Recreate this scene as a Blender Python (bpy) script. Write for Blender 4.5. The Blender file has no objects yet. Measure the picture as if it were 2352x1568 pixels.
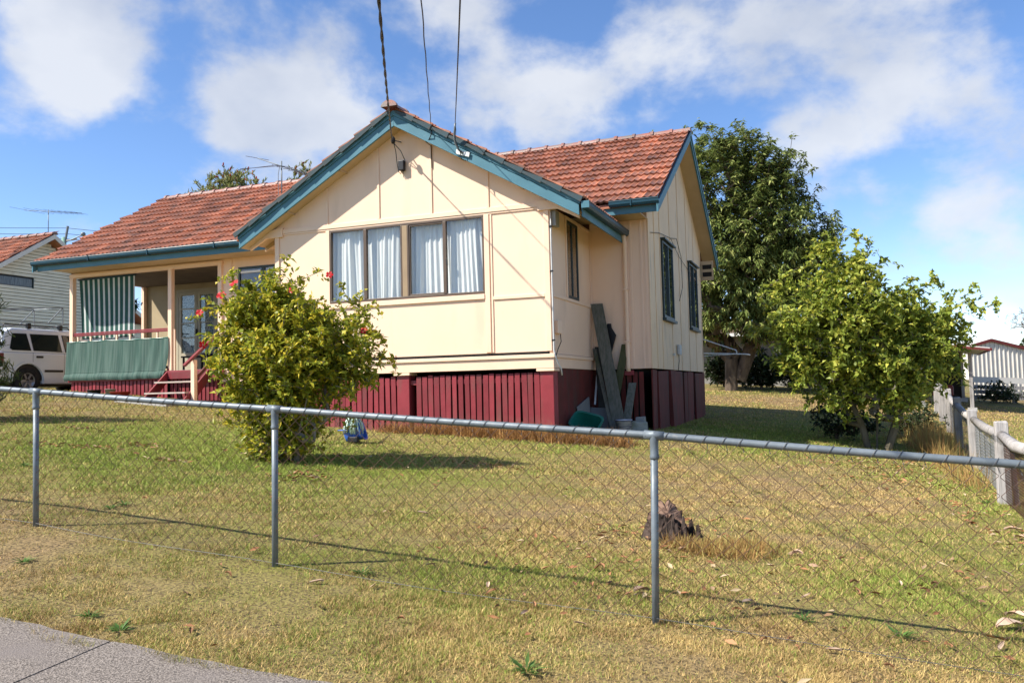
import bpy, math, random
import numpy as np
from mathutils import Vector, Matrix
random.seed(11); rng = np.random.default_rng(11)
scene = bpy.context.scene
COL = scene.collection
R = math.radians
# ------------------------------------------------------------------ camera
# world frame: X along the house front (to the right), Y into the block, Z up, z=0 at the underside of the floor trim
CAM = Vector((4.2738, -13.221, -0.3329))
FW = Vector((-0.35244, 0.93411, 0.05678)).normalized()
_yaw, _roll = 0.3608, -0.0242
_r = Vector((math.cos(_yaw), math.sin(_yaw), 0)); _u = _r.cross(FW)
RT = (_r*math.cos(_roll) + _u*math.sin(_roll)).normalized()
UP = (_u*math.cos(_roll) - _r*math.sin(_roll)).normalized()
cam = bpy.data.cameras.new('camera'); camo = bpy.data.objects.new('camera', cam); COL.objects.link(camo)
cam.sensor_width = 36; cam.lens = 1925.8/2352*36; cam.clip_start = 0.05; cam.clip_end = 3000
camo.matrix_world = Matrix(((RT.x, UP.x, -FW.x, CAM.x), (RT.y, UP.y, -FW.y, CAM.y), (RT.z, UP.z, -FW.z, CAM.z), (0, 0, 0, 1)))
scene.camera = camo
# ------------------------------------------------------------------ view, sun, sky
scene.view_settings.view_transform = 'Standard'; scene.view_settings.look = 'None'
scene.view_settings.exposure = 0.83; scene.view_settings.gamma = 1.0
SUN = Vector((-0.534, -0.44, 0.722)).normalized()          # towards the sun
sl = bpy.data.lights.new('sun', 'SUN'); sl.energy = 5.0; sl.angle = R(0.8); sl.color = (1.0, 0.95, 0.86)
so = bpy.data.objects.new('sun', sl); COL.objects.link(so); so.location = (-20, -20, 30)
so.rotation_euler = SUN.to_track_quat('Z', 'Y').to_euler()
world = bpy.data.worlds.new('World'); scene.world = world; world.use_nodes = True
def build_world():
    nt = world.node_tree; nt.nodes.clear(); L = nt.links
    N = lambda t: nt.nodes.new(t)
    out = N('ShaderNodeOutputWorld'); bg = N('ShaderNodeBackground'); bg.inputs['Strength'].default_value = 0.08
    sky = N('ShaderNodeTexSky'); sky.sky_type = 'NISHITA'; sky.sun_disc = False
    sky.sun_elevation = math.asin(SUN.z); sky.sun_rotation = math.atan2(SUN.x, SUN.y)
    sky.air_density = 0.8; sky.dust_density = 0.1; sky.ozone_density = 2.0; sky.altitude = 50
    hs = N('ShaderNodeHueSaturation'); hs.inputs['Saturation'].default_value = 1.16; hs.inputs['Value'].default_value = 1.58
    tn = N('ShaderNodeMix'); tn.data_type = 'RGBA'; tn.blend_type = 'MULTIPLY'; tn.inputs['Factor'].default_value = 1.0; tn.inputs['B'].default_value = (1.02, .96, .98, 1)
    L.new(sky.outputs[0], tn.inputs['A']); L.new(tn.outputs['Result'], hs.inputs['Color'])
    tc = N('ShaderNodeTexCoord')
    # cloud layer: project the view direction on a flat deck high above
    sep = N('ShaderNodeSeparateXYZ'); L.new(tc.outputs['Generated'], sep.inputs[0])
    zz = N('ShaderNodeMath'); zz.operation = 'MAXIMUM'; L.new(sep.outputs[2], zz.inputs[0]); zz.inputs[1].default_value = 0.0
    za = N('ShaderNodeMath'); za.operation = 'ADD'; L.new(zz.outputs[0], za.inputs[0]); za.inputs[1].default_value = 0.22
    dv = N('ShaderNodeVectorMath'); dv.operation = 'DIVIDE'
    cmb = N('ShaderNodeCombineXYZ')
    for i in range(3): L.new(za.outputs[0], cmb.inputs[i])
    L.new(tc.outputs['Generated'], dv.inputs[0]); L.new(cmb.outputs[0], dv.inputs[1])
    n1 = N('ShaderNodeTexNoise'); n1.inputs['Scale'].default_value = 7.0; n1.inputs['Detail'].default_value = 9; n1.inputs['Roughness'].default_value = 0.56; n1.inputs['Distortion'].default_value = 0.1
    sq = N('ShaderNodeMapping'); sq.inputs['Scale'].default_value = (1, 1, 1.45); L.new(tc.outputs['Generated'], sq.inputs['Vector']); L.new(sq.outputs[0], n1.inputs['Vector'])
    am = N('ShaderNodeMath'); am.operation = 'MULTIPLY_ADD'; L.new(n1.outputs['Fac'], am.inputs[0]); am.inputs[1].default_value = 1.7; am.inputs[2].default_value = -.35; acc = am.outputs[0]
    blobs = [((-0.726,0.589,0.356),0.102,0.30), ((-0.685,0.624,0.376),0.072,0.28), ((-0.683,0.649,0.335),0.054,0.20), ((-0.744,0.595,0.303),0.060,0.15), ((-0.596,0.753,0.279),0.078,0.22), ((-0.654,0.710,0.260),0.066,0.20), ((-0.531,0.776,0.340),0.096,0.30), ((-0.546,0.749,0.377),0.066,0.22), ((-0.489,0.815,0.312),0.084,0.28), ((-0.459,0.841,0.285),0.072,0.20), ((-0.587,0.742,0.323),0.054,0.20), ((-0.371,0.835,0.405),0.054,0.20), ((-0.315,0.851,0.421),0.048,0.15), ((-0.294,0.902,0.316),0.072,0.28), ((-0.221,0.919,0.326),0.078,0.25), ((-0.156,0.921,0.356),0.072,0.22), ((-0.108,0.942,0.317),0.066,0.20), ((-0.048,0.928,0.370),0.066,0.20), ((0.005,0.927,0.375),0.048,0.18), ((0.087,0.936,0.341),0.060,0.20), ((0.100,0.927,0.362),0.054,0.20), ((0.086,0.955,0.283),0.066,0.28), ((0.142,0.948,0.286),0.066,0.28), ((0.009,0.962,0.272),0.060,0.22), ((-0.002,0.976,0.219),0.066,0.22), ((0.172,0.957,0.235),0.048,0.15), ((0.028,0.982,0.188),0.048,0.15), ((0.100,0.980,0.171),0.072,0.22), ((0.132,0.975,0.181),0.048,0.15), ((0.169,0.980,0.101),0.054,0.20), ((-0.739,0.647,0.185),0.054,0.14), ((-0.363,0.873,0.327),0.048,0.15), ((-0.417,-0.112,0.902),0.066,0.23), ((-0.008,-0.953,0.304),0.121,0.23), ((0.208,-0.608,0.766),0.128,0.27), ((-0.295,-0.788,0.541),0.126,0.24), ((-0.051,0.692,0.720),0.095,0.28), ((0.340,-0.928,0.155),0.105,0.27), ((0.737,0.134,0.662),0.094,0.24), ((-0.748,-0.191,0.636),0.092,0.20), ((-0.532,-0.698,0.479),0.122,0.21), ((0.961,-0.236,0.145),0.098,0.26), ((-0.466,0.017,0.884),0.128,0.21), ((-0.413,0.199,0.889),0.116,0.17), ((0.461,-0.052,0.886),0.076,0.17), ((-0.341,-0.554,0.759),0.095,0.17), ((0.883,-0.157,0.443),0.066,0.24), ((-0.628,-0.710,0.320),0.104,0.23), ((0.872,-0.371,0.319),0.065,0.21), ((-0.671,-0.670,0.318),0.094,0.22), ((-0.185,-0.449,0.874),0.112,0.18), ((0.359,0.784,0.506),0.123,0.26), ((0.984,0.066,0.166),0.080,0.22), ((-0.519,0.249,0.818),0.102,0.22), ((0.101,0.546,0.832),0.085,0.24), ((0.545,0.440,0.713),0.127,0.19), ((0.775,0.628,0.078),0.113,0.21), ((-0.942,-0.309,0.128),0.115,0.17), ((-0.211,0.448,0.869),0.086,0.19), ((0.513,-0.054,0.856),0.115,0.28), ((-0.292,-0.582,0.759),0.094,0.27), ((-0.260,-0.790,0.555),0.101,0.27)]   # direction, radius, weight: cloud heaps in view and, at random, round the rest of the sky
    for d, rad, w in blobs:
        dist = N('ShaderNodeVectorMath'); dist.operation = 'DISTANCE'; L.new(tc.outputs['Generated'], dist.inputs[0]); dist.inputs[1].default_value = Vector(d).normalized()
        mr = N('ShaderNodeMapRange'); mr.interpolation_type = 'SMOOTHSTEP'
        mr.inputs['From Min'].default_value = rad*1.5; mr.inputs['From Max'].default_value = 0.0; mr.inputs['To Min'].default_value = 0.0; mr.inputs['To Max'].default_value = w
        L.new(dist.outputs['Value'], mr.inputs['Value'])
        ad = N('ShaderNodeMath'); ad.operation = 'ADD'; L.new(acc, ad.inputs[0]); L.new(mr.outputs[0], ad.inputs[1]); acc = ad.outputs[0]
    msk = N('ShaderNodeMapRange'); msk.interpolation_type = 'SMOOTHSTEP'; msk.inputs['From Min'].default_value = 0.56; msk.inputs['From Max'].default_value = 0.98
    L.new(acc, msk.inputs['Value'])
    mx = N('ShaderNodeMath'); mx.operation = 'MULTIPLY'; L.new(msk.outputs[0], mx.inputs[0]); mx.inputs[1].default_value = 0.82
    # haze towards the horizon is left to the sky model; clouds are lit white with grey bellies
    n2 = N('ShaderNodeTexNoise'); n2.inputs['Scale'].default_value = 6; n2.inputs['Detail'].default_value = 5; L.new(sq.outputs[0], n2.inputs['Vector'])
    cr = N('ShaderNodeValToRGB'); cr.color_ramp.elements[0].position = .35; cr.color_ramp.elements[0].color = (4.6, 4.9, 5.5, 1); cr.color_ramp.elements[1].position = .62; cr.color_ramp.elements[1].color = (6.4, 6.5, 6.65, 1)
    L.new(n2.outputs['Fac'], cr.inputs[0])
    mix = N('ShaderNodeMix'); mix.data_type = 'RGBA'; L.new(mx.outputs[0], mix.inputs['Factor']); L.new(hs.outputs[0], mix.inputs['A']); L.new(cr.outputs[0], mix.inputs['B'])
    L.new(mix.outputs['Result'], bg.inputs['Color']); L.new(bg.outputs[0], out.inputs['Surface'])
build_world()

# ------------------------------------------------------------------ helpers
WORLD = {}
def wm(o): return WORLD.get(o.name, Matrix.Identity(4))
def attach(o, parent):
    o.parent = parent; o.matrix_parent_inverse = wm(parent).inverted()
def link(o, parent=None, m=None):
    COL.objects.link(o)
    if m is not None: o.matrix_basis = m; WORLD[o.name] = m
    if parent is not None: attach(o, parent)
    return o
def tag(o, label=None, cat=None, group=None, kind=None):
    if label: o['label'] = label
    if cat: o['category'] = cat
    if group: o['group'] = group
    if kind: o['kind'] = kind
    return o
def thing(name, label, cat, loc=(0, 0, 0), group=None):
    o = bpy.data.objects.new(name, None); o.empty_display_size = 0.2
    link(o, None, Matrix.Translation(Vector(loc)))
    return tag(o, label, cat, group)
V = Vector
class MB:
    def __init__(s): s.v = []; s.f = []
    def poly(s, pts):
        n = len(s.v); s.v += [tuple(p) for p in pts]; s.f.append(tuple(range(n, n+len(pts)))); return s
    def hexa(s, p):                     # 8 corners: bottom 4 (ccw from above), top 4
        n = len(s.v); s.v += [tuple(q) for q in p]
        for a in ((3,2,1,0),(4,5,6,7),(0,1,5,4),(1,2,6,5),(2,3,7,6),(3,0,4,7)): s.f.append(tuple(n+i for i in a))
        return s
    def box(s, x0, x1, y0, y1, z0, z1):
        return s.hexa([(x0,y0,z0),(x1,y0,z0),(x1,y1,z0),(x0,y1,z0),(x0,y0,z1),(x1,y0,z1),(x1,y1,z1),(x0,y1,z1)])
    def beam(s, a, b, w, h, up=(0,0,1), side=None):   # bar from a to b, w sideways, h along up
        a = V(a); b = V(b); d = (b-a).normalized(); up = V(up)
        sd = V(side).normalized() if side is not None else d.cross(up).normalized()
        u = sd.cross(d).normalized(); sd = sd*(w/2); u = u*(h/2)
        return s.hexa([a-sd-u, a+sd-u, b+sd-u, b-sd-u, a-sd+u, a+sd+u, b+sd+u, b-sd+u])
    def prism(s, pts, vec):
        n = len(pts); k = len(s.v); vec = V(vec)
        s.v += [tuple(V(p)) for p in pts] + [tuple(V(p)+vec) for p in pts]
        s.f.append(tuple(range(k+n-1, k-1, -1))); s.f.append(tuple(range(k+n, k+2*n)))
        for i in range(n):
            j = (i+1) % n; s.f.append((k+i, k+j, k+n+j, k+n+i))
        return s
    def tube(s, pts, r, n=8, caps=True):
        pts = [V(p) for p in pts]; m = len(pts); rr = r if isinstance(r, (list, tuple)) else [r]*m
        k = len(s.v); prev = None
        for i, p in enumerate(pts):
            d = (pts[min(i+1, m-1)]-pts[max(i-1, 0)]);
            d = d.normalized() if d.length > 1e-9 else V((0,0,1))
            if prev is None:
                a = d.cross(V((0,0,1)));
                if a.length < 1e-3: a = d.cross(V((1,0,0)))
                a.normalize()
            else:
                a = prev - d*prev.dot(d); a.normalize()
            prev = a; b = d.cross(a)
            for j in range(n):
                t = 2*math.pi*j/n; s.v.append(tuple(p + (a*math.cos(t)+b*math.sin(t))*rr[i]))
        for i in range(m-1):
            for j in range(n):
                q = (j+1) % n; s.f.append((k+i*n+j, k+i*n+q, k+(i+1)*n+q, k+(i+1)*n+j))
        if caps:
            s.f.append(tuple(range(k+n-1, k-1, -1))); s.f.append(tuple(range(k+(m-1)*n, k+m*n)))
        return s
    def lathe(s, prof, n, o=(0,0,0), axis=None):
        o = V(o); k = len(s.v); m = len(prof)
        Z = V(axis).normalized() if axis is not None else V((0,0,1))
        X = Z.cross(V((0,1,0)));
        if X.length < 1e-3: X = Z.cross(V((1,0,0)))
        X.normalize(); Y = Z.cross(X)
        for (r, z) in prof:
            for j in range(n):
                t = 2*math.pi*j/n; s.v.append(tuple(o + X*(r*math.cos(t)) + Y*(r*math.sin(t)) + Z*z))
        for i in range(m-1):
            for j in range(n):
                q = (j+1) % n; s.f.append((k+i*n+j, k+i*n+q, k+(i+1)*n+q, k+(i+1)*n+j))
        return s
    def grid(s, fn, nu, nv):            # fn(u,v)->point
        k = len(s.v)
        for j in range(nv+1):
            for i in range(nu+1): s.v.append(tuple(fn(i/nu, j/nv)))
        for j in range(nv):
            for i in range(nu):
                a = k+j*(nu+1)+i; s.f.append((a, a+1, a+nu+2, a+nu+1))
        return s
    def mesh(s, name, mat=None, smooth=False):
        me = bpy.data.meshes.new(name); me.from_pydata(s.v, [], s.f); me.update()
        if mat is not None: me.materials.append(mat)
        if smooth: me.polygons.foreach_set('use_smooth', [True]*len(me.polygons))
        return me
    def build(s, name, mat, parent=None, smooth=False, bevel=0.0, weld=False):
        o = bpy.data.objects.new(name, s.mesh(name, mat, smooth)); link(o, parent)
        if bevel:
            b = o.modifiers.new('bevel', 'BEVEL'); b.width = bevel; b.segments = 2; b.limit_method = 'ANGLE'; b.angle_limit = R(35); b.harden_normals = False
        return o
def np_mesh(name, verts, tris, mat=None, smooth=False, attrs=None):
    me = bpy.data.meshes.new(name); nv = len(verts); nf = len(tris); k = tris.shape[1]
    me.vertices.add(nv); me.vertices.foreach_set('co', np.ascontiguousarray(verts, dtype=np.float32).ravel())
    me.loops.add(nf*k); me.loops.foreach_set('vertex_index', np.ascontiguousarray(tris, dtype=np.int32).ravel())
    me.polygons.add(nf); me.polygons.foreach_set('loop_start', np.arange(0, nf*k, k, dtype=np.int32))
    if smooth: me.polygons.foreach_set('use_smooth', np.ones(nf, dtype=bool))
    me.update(calc_edges=True)
    if attrs:
        for an, val in attrs.items():
            at = me.attributes.new(an, 'FLOAT', 'POINT'); at.data.foreach_set('value', np.ascontiguousarray(val, dtype=np.float32))
    if mat is not None: me.materials.append(mat)
    return me
def inst(name, me, m, parent=None):
    o = bpy.data.objects.new(name, me); return link(o, parent, m)
# value noise in numpy
_lat = rng.random((256, 256))
def vnoise(x, y):
    x = np.asarray(x, float); y = np.asarray(y, float)
    xi = np.floor(x).astype(int); yi = np.floor(y).astype(int); fx = x-xi; fy = y-yi
    fx = fx*fx*(3-2*fx); fy = fy*fy*(3-2*fy); a = lambda i, j: _lat[(xi+i) & 255, (yi+j) & 255]
    return (a(0,0)*(1-fx)+a(1,0)*fx)*(1-fy)+(a(0,1)*(1-fx)+a(1,1)*fx)*fy
def fbm(x, y, o=4):
    s = 0; am = .5; t = 0
    for i in range(o): s = s+am*vnoise(x*2**i+17.3*i, y*2**i+5.1*i); t += am; am *= .55
    return s/t
# terrain height from surveyed spots
GP = np.array([(-13.5,2.5,-.08),(-11.2,2.5,-.27),(-9.2,1.9,-.47),(-3.04,0,-1.05),(0,0,-1.15),(1.14,2.44,-1.14),(1.14,9.3,-1.17),
 (-1.44,-8.47,-1.275),(.75,-8.47,-1.49),(3.31,-8.47,-1.66),(6.19,-1.55,-1.88),(6.5,2.9,-1.89),(6.2,-8.5,-1.87),(4.27,-13.2,-1.95),(-1.5,-13,-1.62),(-6,-8.4,-1.0),(-6,-13,-1.3),
 (-15.4,2.6,-.17),(-15.4,6,-.17),(-24,10,.2),(3,18,-.8),(4,24,-.62),(10,18,-1.5),(8,9,-1.75),(-14,-6,-.5),(-30,-5,0.3),(-10,22,.1),(15,30,-1.5),(25,10,-2.3),(12,-12,-2.2),(-5,1.3,-.88)])
def _gsolve():
    P = GP[:, :2]; D = np.linalg.norm(P[:, None]-P[None], axis=2); n = len(P); A = np.zeros((n+3, n+3))
    A[:n,:n] = D-np.eye(n)*0.6; A[:n,n] = 1; A[:n,n+1:] = P; A[n,:n] = 1; A[n+1:,:n] = P.T
    return np.linalg.solve(A, np.r_[GP[:, 2], 0, 0, 0])
GW = _gsolve()
def gz(x, y):
    x = np.asarray(x, float); y = np.asarray(y, float); sh = np.broadcast(x, y).shape
    xx = np.clip(np.broadcast_to(x, sh).ravel(), -34, 30); yy = np.clip(np.broadcast_to(y, sh).ravel(), -18, 34); n = len(GP)
    D = np.sqrt((xx[:, None]-GP[None, :, 0])**2+(yy[:, None]-GP[None, :, 1])**2)
    r = D@GW[:n]+GW[n]+GW[n+1]*xx+GW[n+2]*yy
    return r.reshape(sh)
def g(x, y): return float(gz(x, y))

# ------------------------------------------------------------------ materials
def pmat(name, c1, c2=None, scale=4.0, rough=.6, spec=.4, metal=0.0, bump=0.0, bscale=None, detail=4, stretch=(1,1,1), lo=.35, hi=.65,
         objrand=0.0, island=0.0, dirt=None, dirt_scale=2.0, dirt_lo=.55, dirt_hi=.8, dirt_stretch=(1,1,1), coat=0.0, trans=0.0, roughvar=0.0, c3=None, attr=None, mud=None):
    m = bpy.data.materials.new(name); m.use_nodes = True; nt = m.node_tree; L = nt.links; N = nt.nodes.new
    b = nt.nodes['Principled BSDF']; out = nt.nodes['Material Output']
    tc = N('ShaderNodeTexCoord')
    def mapped(st):
        mp = N('ShaderNodeMapping'); mp.inputs['Scale'].default_value = st; L.new(tc.outputs['Object'], mp.inputs['Vector'])
        if objrand:
            oi = N('ShaderNodeObjectInfo'); mu = N('ShaderNodeVectorMath'); mu.operation = 'SCALE'; mu.inputs[0].default_value = (37, 91, 53); L.new(oi.outputs['Random'], mu.inputs['Scale'])
            L.new(mu.outputs[0], mp.inputs['Location'])
        return mp.outputs[0]
    vec = mapped(stretch)
    def noise(sc, dt, v):
        n = N('ShaderNodeTexNoise'); n.inputs['Scale'].default_value = sc; n.inputs['Detail'].default_value = dt; L.new(v, n.inputs['Vector']); return n.outputs['Fac']
    def ramp(fac, lo, hi):
        mr = N('ShaderNodeMapRange'); mr.inputs['From Min'].default_value = lo; mr.inputs['From Max'].default_value = hi; L.new(fac, mr.inputs['Value']); return mr.outputs[0]
    def mixc(fac, A, B):
        mx = N('ShaderNodeMix'); mx.data_type = 'RGBA'; L.new(fac, mx.inputs['Factor'])
        for s, c in (('A', A), ('B', B)):
            if isinstance(c, tuple): mx.inputs[s].default_value = (*c, 1)
            else: L.new(c, mx.inputs[s])
        return mx.outputs['Result']
    if c2 is None: c2 = tuple(x*.9 for x in c1)
    nf = noise(scale, detail, vec); col = mixc(ramp(nf, lo, hi), c1, c2)
    if attr:
        at = N('ShaderNodeAttribute'); at.attribute_name = attr; col = mixc(at.outputs['Fac'], col, c3)
    elif c3 is not None:
        gi = N('ShaderNodeNewGeometry'); col = mixc(ramp(gi.outputs['Random Per Island'], .55, 1.0), col, c3)
    if dirt is not None:
        col = mixc(ramp(noise(dirt_scale, 6, mapped(dirt_stretch)), dirt_lo, dirt_hi), col, dirt)
    if mud is not None:      # dust splashed up from the soil
        sz = N('ShaderNodeSeparateXYZ'); L.new(tc.outputs['Object'], sz.inputs[0]); f1 = N('ShaderNodeMapRange'); f1.inputs['From Min'].default_value = mud[1]; f1.inputs['From Max'].default_value = mud[0]; L.new(sz.outputs[2], f1.inputs['Value'])
        f2 = N('ShaderNodeMath'); f2.operation = 'MULTIPLY'; L.new(f1.outputs[0], f2.inputs[0]); L.new(ramp(noise(9, 6, vec), .3, .75), f2.inputs[1]); col = mixc(f2.outputs[0], col, mud[2])
    if objrand or island:
        src = None
        if objrand: oi2 = N('ShaderNodeObjectInfo'); src = oi2.outputs['Random']
        if island:
            gi2 = N('ShaderNodeNewGeometry')
            if src is not None:
                sm = N('ShaderNodeMath'); sm.operation = 'ADD'; L.new(src, sm.inputs[0]); L.new(gi2.outputs['Random Per Island'], sm.inputs[1])
                fr = N('ShaderNodeMath'); fr.operation = 'FRACT'; L.new(sm.outputs[0], fr.inputs[0]); src = fr.outputs[0]
            else: src = gi2.outputs['Random Per Island']
        amt = max(objrand, island)
        mr = N('ShaderNodeMapRange'); mr.inputs['To Min'].default_value = 1-amt; mr.inputs['To Max'].default_value = 1+amt; L.new(src, mr.inputs['Value'])
        hs = N('ShaderNodeHueSaturation'); L.new(mr.outputs[0], hs.inputs['Value']); L.new(col, hs.inputs['Color']); col = hs.outputs[0]
    L.new(col, b.inputs['Base Color'])
    b.inputs['Roughness'].default_value = rough; b.inputs['Metallic'].default_value = metal; b.inputs['Specular IOR Level'].default_value = spec; b.inputs['Coat Weight'].default_value = coat
    if roughvar:
        rv = N('ShaderNodeMapRange'); rv.inputs['To Min'].default_value = max(.02, rough-roughvar); rv.inputs['To Max'].default_value = min(1, rough+roughvar); L.new(nf, rv.inputs['Value']); L.new(rv.outputs[0], b.inputs['Roughness'])
    if bump:
        bn = N('ShaderNodeBump'); bn.inputs['Strength'].default_value = bump; bn.inputs['Distance'].default_value = .02
        L.new(noise(bscale or scale*4, 5, vec), bn.inputs['Height']); L.new(bn.outputs[0], b.inputs['Normal'])
    if trans:
        tr = N('ShaderNodeBsdfTranslucent'); L.new(col, tr.inputs['Color']); ms = N('ShaderNodeMixShader'); ms.inputs[0].default_value = trans
        L.new(b.outputs[0], ms.inputs[1]); L.new(tr.outputs[0], ms.inputs[2]); L.new(ms.outputs[0], out.inputs['Surface'])
    return m
def glassmat(name, tint=(.97,.985,.985), rough=.01, base=.045):
    m = bpy.data.materials.new(name); m.use_nodes = True; nt = m.node_tree; L = nt.links; N = nt.nodes.new
    nt.nodes.remove(nt.nodes['Principled BSDF']); out = nt.nodes['Material Output']
    t = N('ShaderNodeBsdfTransparent'); t.inputs[0].default_value = (*tint, 1)
    gl = N('ShaderNodeBsdfGlossy'); gl.inputs['Roughness'].default_value = rough; gl.inputs['Color'].default_value = (1, 1, 1, 1)
    lw = N('ShaderNodeLayerWeight'); lw.inputs['Blend'].default_value = .5; fr = N('ShaderNodeMath'); fr.operation = 'POWER'; L.new(lw.outputs['Facing'], fr.inputs[0]); fr.inputs[1].default_value = 4.0
    ad = N('ShaderNodeMath'); ad.operation = 'ADD'; ad.use_clamp = True; L.new(fr.outputs[0], ad.inputs[0]); ad.inputs[1].default_value = base
    ms = N('ShaderNodeMixShader'); L.new(ad.outputs[0], ms.inputs[0]); L.new(t.outputs[0], ms.inputs[1]); L.new(gl.outputs[0], ms.inputs[2]); L.new(ms.outputs[0], out.inputs['Surface'])
    return m
M = {}
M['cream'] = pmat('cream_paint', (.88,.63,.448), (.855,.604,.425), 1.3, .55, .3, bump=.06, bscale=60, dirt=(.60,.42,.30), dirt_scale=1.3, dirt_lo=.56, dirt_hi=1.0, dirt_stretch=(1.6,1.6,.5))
M['cream_worn'] = pmat('weathered_cream_paint', (.86,.635,.41), (.80,.585,.375), 2.0, .65, .25, bump=.12, bscale=40, dirt=(.30,.26,.21), dirt_scale=2.6, dirt_lo=.60, dirt_hi=.85, dirt_stretch=(3,3,.28))
M['cream_strip'] = pmat('cream_trim_paint', (.87,.625,.445), (.835,.592,.418), 2.2, .5, .35, bump=.06, bscale=50)
M['soffit'] = pmat('shaded_soffit_paint', (.58,.43,.265), (.50,.36,.22), 1.6, .6, .3)  # cream taken darker: part of the eave shade sits in the colour
M['teal'] = pmat('teal_trim_paint', (.075,.195,.248), (.06,.165,.212), 2.5, .5, .35, bump=.08, bscale=40, dirt=(.22,.33,.35), dirt_scale=4, dirt_lo=.66, dirt_hi=.9)
M['gutter'] = pmat('gutter_enamel', (.009,.048,.070), (.008,.04,.058), 3, .38, .35, bump=.03, dirt=(.06,.09,.09), dirt_scale=3, dirt_lo=.6, dirt_hi=.85)
M['red'] = pmat('dark_red_paint', (.25,.032,.040), (.205,.026,.032), 3.5, .5, .35, bump=.1, bscale=30, dirt=(.15,.06,.05), dirt_scale=2.2, dirt_lo=.5, dirt_hi=.8, dirt_stretch=(2,2,.6), objrand=.2, mud=(-1.2, -.75, (.26,.15,.10)))
M['red_worn'] = pmat('faded_red_paint', (.15,.028,.024), (.10,.026,.020), 3, .7, .2, bump=.2, bscale=25, dirt=(.07,.05,.04), dirt_scale=2.2, dirt_lo=.5, dirt_hi=.75, dirt_stretch=(2,2,.4), objrand=.2)
M['tile'] = pmat('terracotta_tile', (.43,.165,.088), (.34,.13,.075), 5, .45, .35, bump=.12, bscale=30, objrand=.28, island=.28, dirt=(.14,.085,.065), dirt_scale=2.6, dirt_lo=.42, dirt_hi=.74, roughvar=.12)
M['ridge'] = pmat('ridge_tile', (.36,.13,.085), (.23,.12,.10), 5, .5, .45, bump=.15, bscale=30, objrand=.2, dirt=(.20,.17,.15), dirt_scale=4, dirt_lo=.40, dirt_hi=.66)
M['brown_frame'] = pmat('bronze_window_frame', (.115,.075,.048), (.095,.062,.040), 4, .4, .45)
M['dark_frame'] = pmat('dark_green_frame', (.030,.050,.052), (.022,.038,.040), 4, .45, .4)
M['curtain'] = pmat('white_curtain', (.96,.93,.865), (.94,.91,.85), 5, .9, .1, trans=.25)
M['lace'] = pmat('lace_curtain', (.42,.46,.46), (.10,.13,.14), 34, .9, .1, lo=.46, hi=.56)
M['glass'] = glassmat('window_glass')
M['dark'] = pmat('dark_interior', (.03,.028,.025), None, 3, .9, .1)
M['galv'] = pmat('galvanised_steel', (.185,.210,.226), (.13,.152,.168), 9, .5, .4, metal=.25, bump=.05, bscale=50, roughvar=.12, dirt=(.25,.24,.22), dirt_scale=14, dirt_lo=.60, dirt_hi=.8)
M['wire'] = pmat('rusty_wire', (.12,.055,.032), (.085,.055,.042), 3.5, .7, .3, metal=.2, lo=.4, hi=.6)
M['tiewire'] = pmat('tie_wire', (.13,.135,.14), (.09,.09,.09), 9, .6, .3, metal=.3)
M['white'] = pmat('white_paint', (.78,.78,.75), (.70,.70,.67), 3, .5, .4)
M['cable'] = pmat('black_cable', (.012,.012,.013), None, 5, .55, .3)
M['pvc'] = pmat('grey_conduit', (.58,.58,.56), (.50,.50,.48), 6, .5, .4)
M['oldtimber'] = pmat('weathered_timber', (.175,.165,.135), (.11,.115,.085), 3, .85, .15, bump=.4, bscale=14, stretch=(9,9,.8), dirt=(.085,.10,.05), dirt_scale=2, dirt_lo=.55, dirt_hi=.8, objrand=.3)
M['greytimber'] = pmat('silvered_timber', (.40,.37,.345), (.27,.25,.235), 3, .85, .15, bump=.5, bscale=10, stretch=(8,8,.7), dirt=(.16,.14,.12), dirt_scale=3, dirt_lo=.55, dirt_hi=.8, objrand=.18)
M['tread'] = pmat('worn_tread', (.50,.42,.36), (.38,.30,.25), 6, .8, .2, stretch=(1,8,8))
M['cloth_green'] = pmat('green_shade_cloth', (.050,.102,.082), (.105,.162,.135), 2.6, .8, .2, stretch=(9,1,.4), trans=.12, bump=.1, bscale=120)
M['concrete'] = pmat('concrete', (.46,.44,.41), (.36,.345,.32), 5, .9, .2, bump=.3, bscale=60)
M['aggregate'] = pmat('aggregate_concrete', (.30,.255,.215), (.105,.088,.074), 110, .9, .2, bump=.5, bscale=150, lo=.40, hi=.60, detail=3, dirt=(.20,.17,.15), dirt_scale=2.6, dirt_lo=.5, dirt_hi=.75)
M['bark_dark'] = pmat('dark_bark', (.15,.115,.085), (.08,.06,.045), 6, .95, .1, bump=.6, bscale=18, stretch=(1,1,.4))
M['bark_citrus'] = pmat('citrus_bark', (.15,.13,.095), (.09,.078,.055), 7, .95, .1, bump=.5, bscale=24, stretch=(1,1,.4))
M['bark_grey'] = pmat('grey_bark', (.27,.235,.185), (.17,.145,.11), 7, .95, .1, bump=.5, bscale=24, stretch=(1,1,.4))
def leafmat(name, c1, c2, c3, rough=.42, trans=.40, isl=.40):
    return pmat(name, c1, c2, 1.3, rough, .3, island=isl, trans=trans, c3=c3)
M['leaf_hib'] = leafmat('hibiscus_leaf', (.27,.32,.030), (.36,.38,.040), (.55,.42,.045))
M['leaf_cit'] = leafmat('citrus_leaf', (.235,.31,.045), (.31,.37,.06), (.48,.44,.08))
M['leaf_man'] = leafmat('mango_leaf', (.135,.185,.048), (.175,.225,.06), (.29,.30,.095), rough=.38, trans=.32)
M['leaf_bot'] = leafmat('bottlebrush_leaf', (.22,.25,.08), (.18,.22,.07), (.32,.26,.10))
M['leaf_con'] = leafmat('conifer_leaf', (.10,.14,.035), (.08,.115,.03), (.14,.17,.05))
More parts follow.
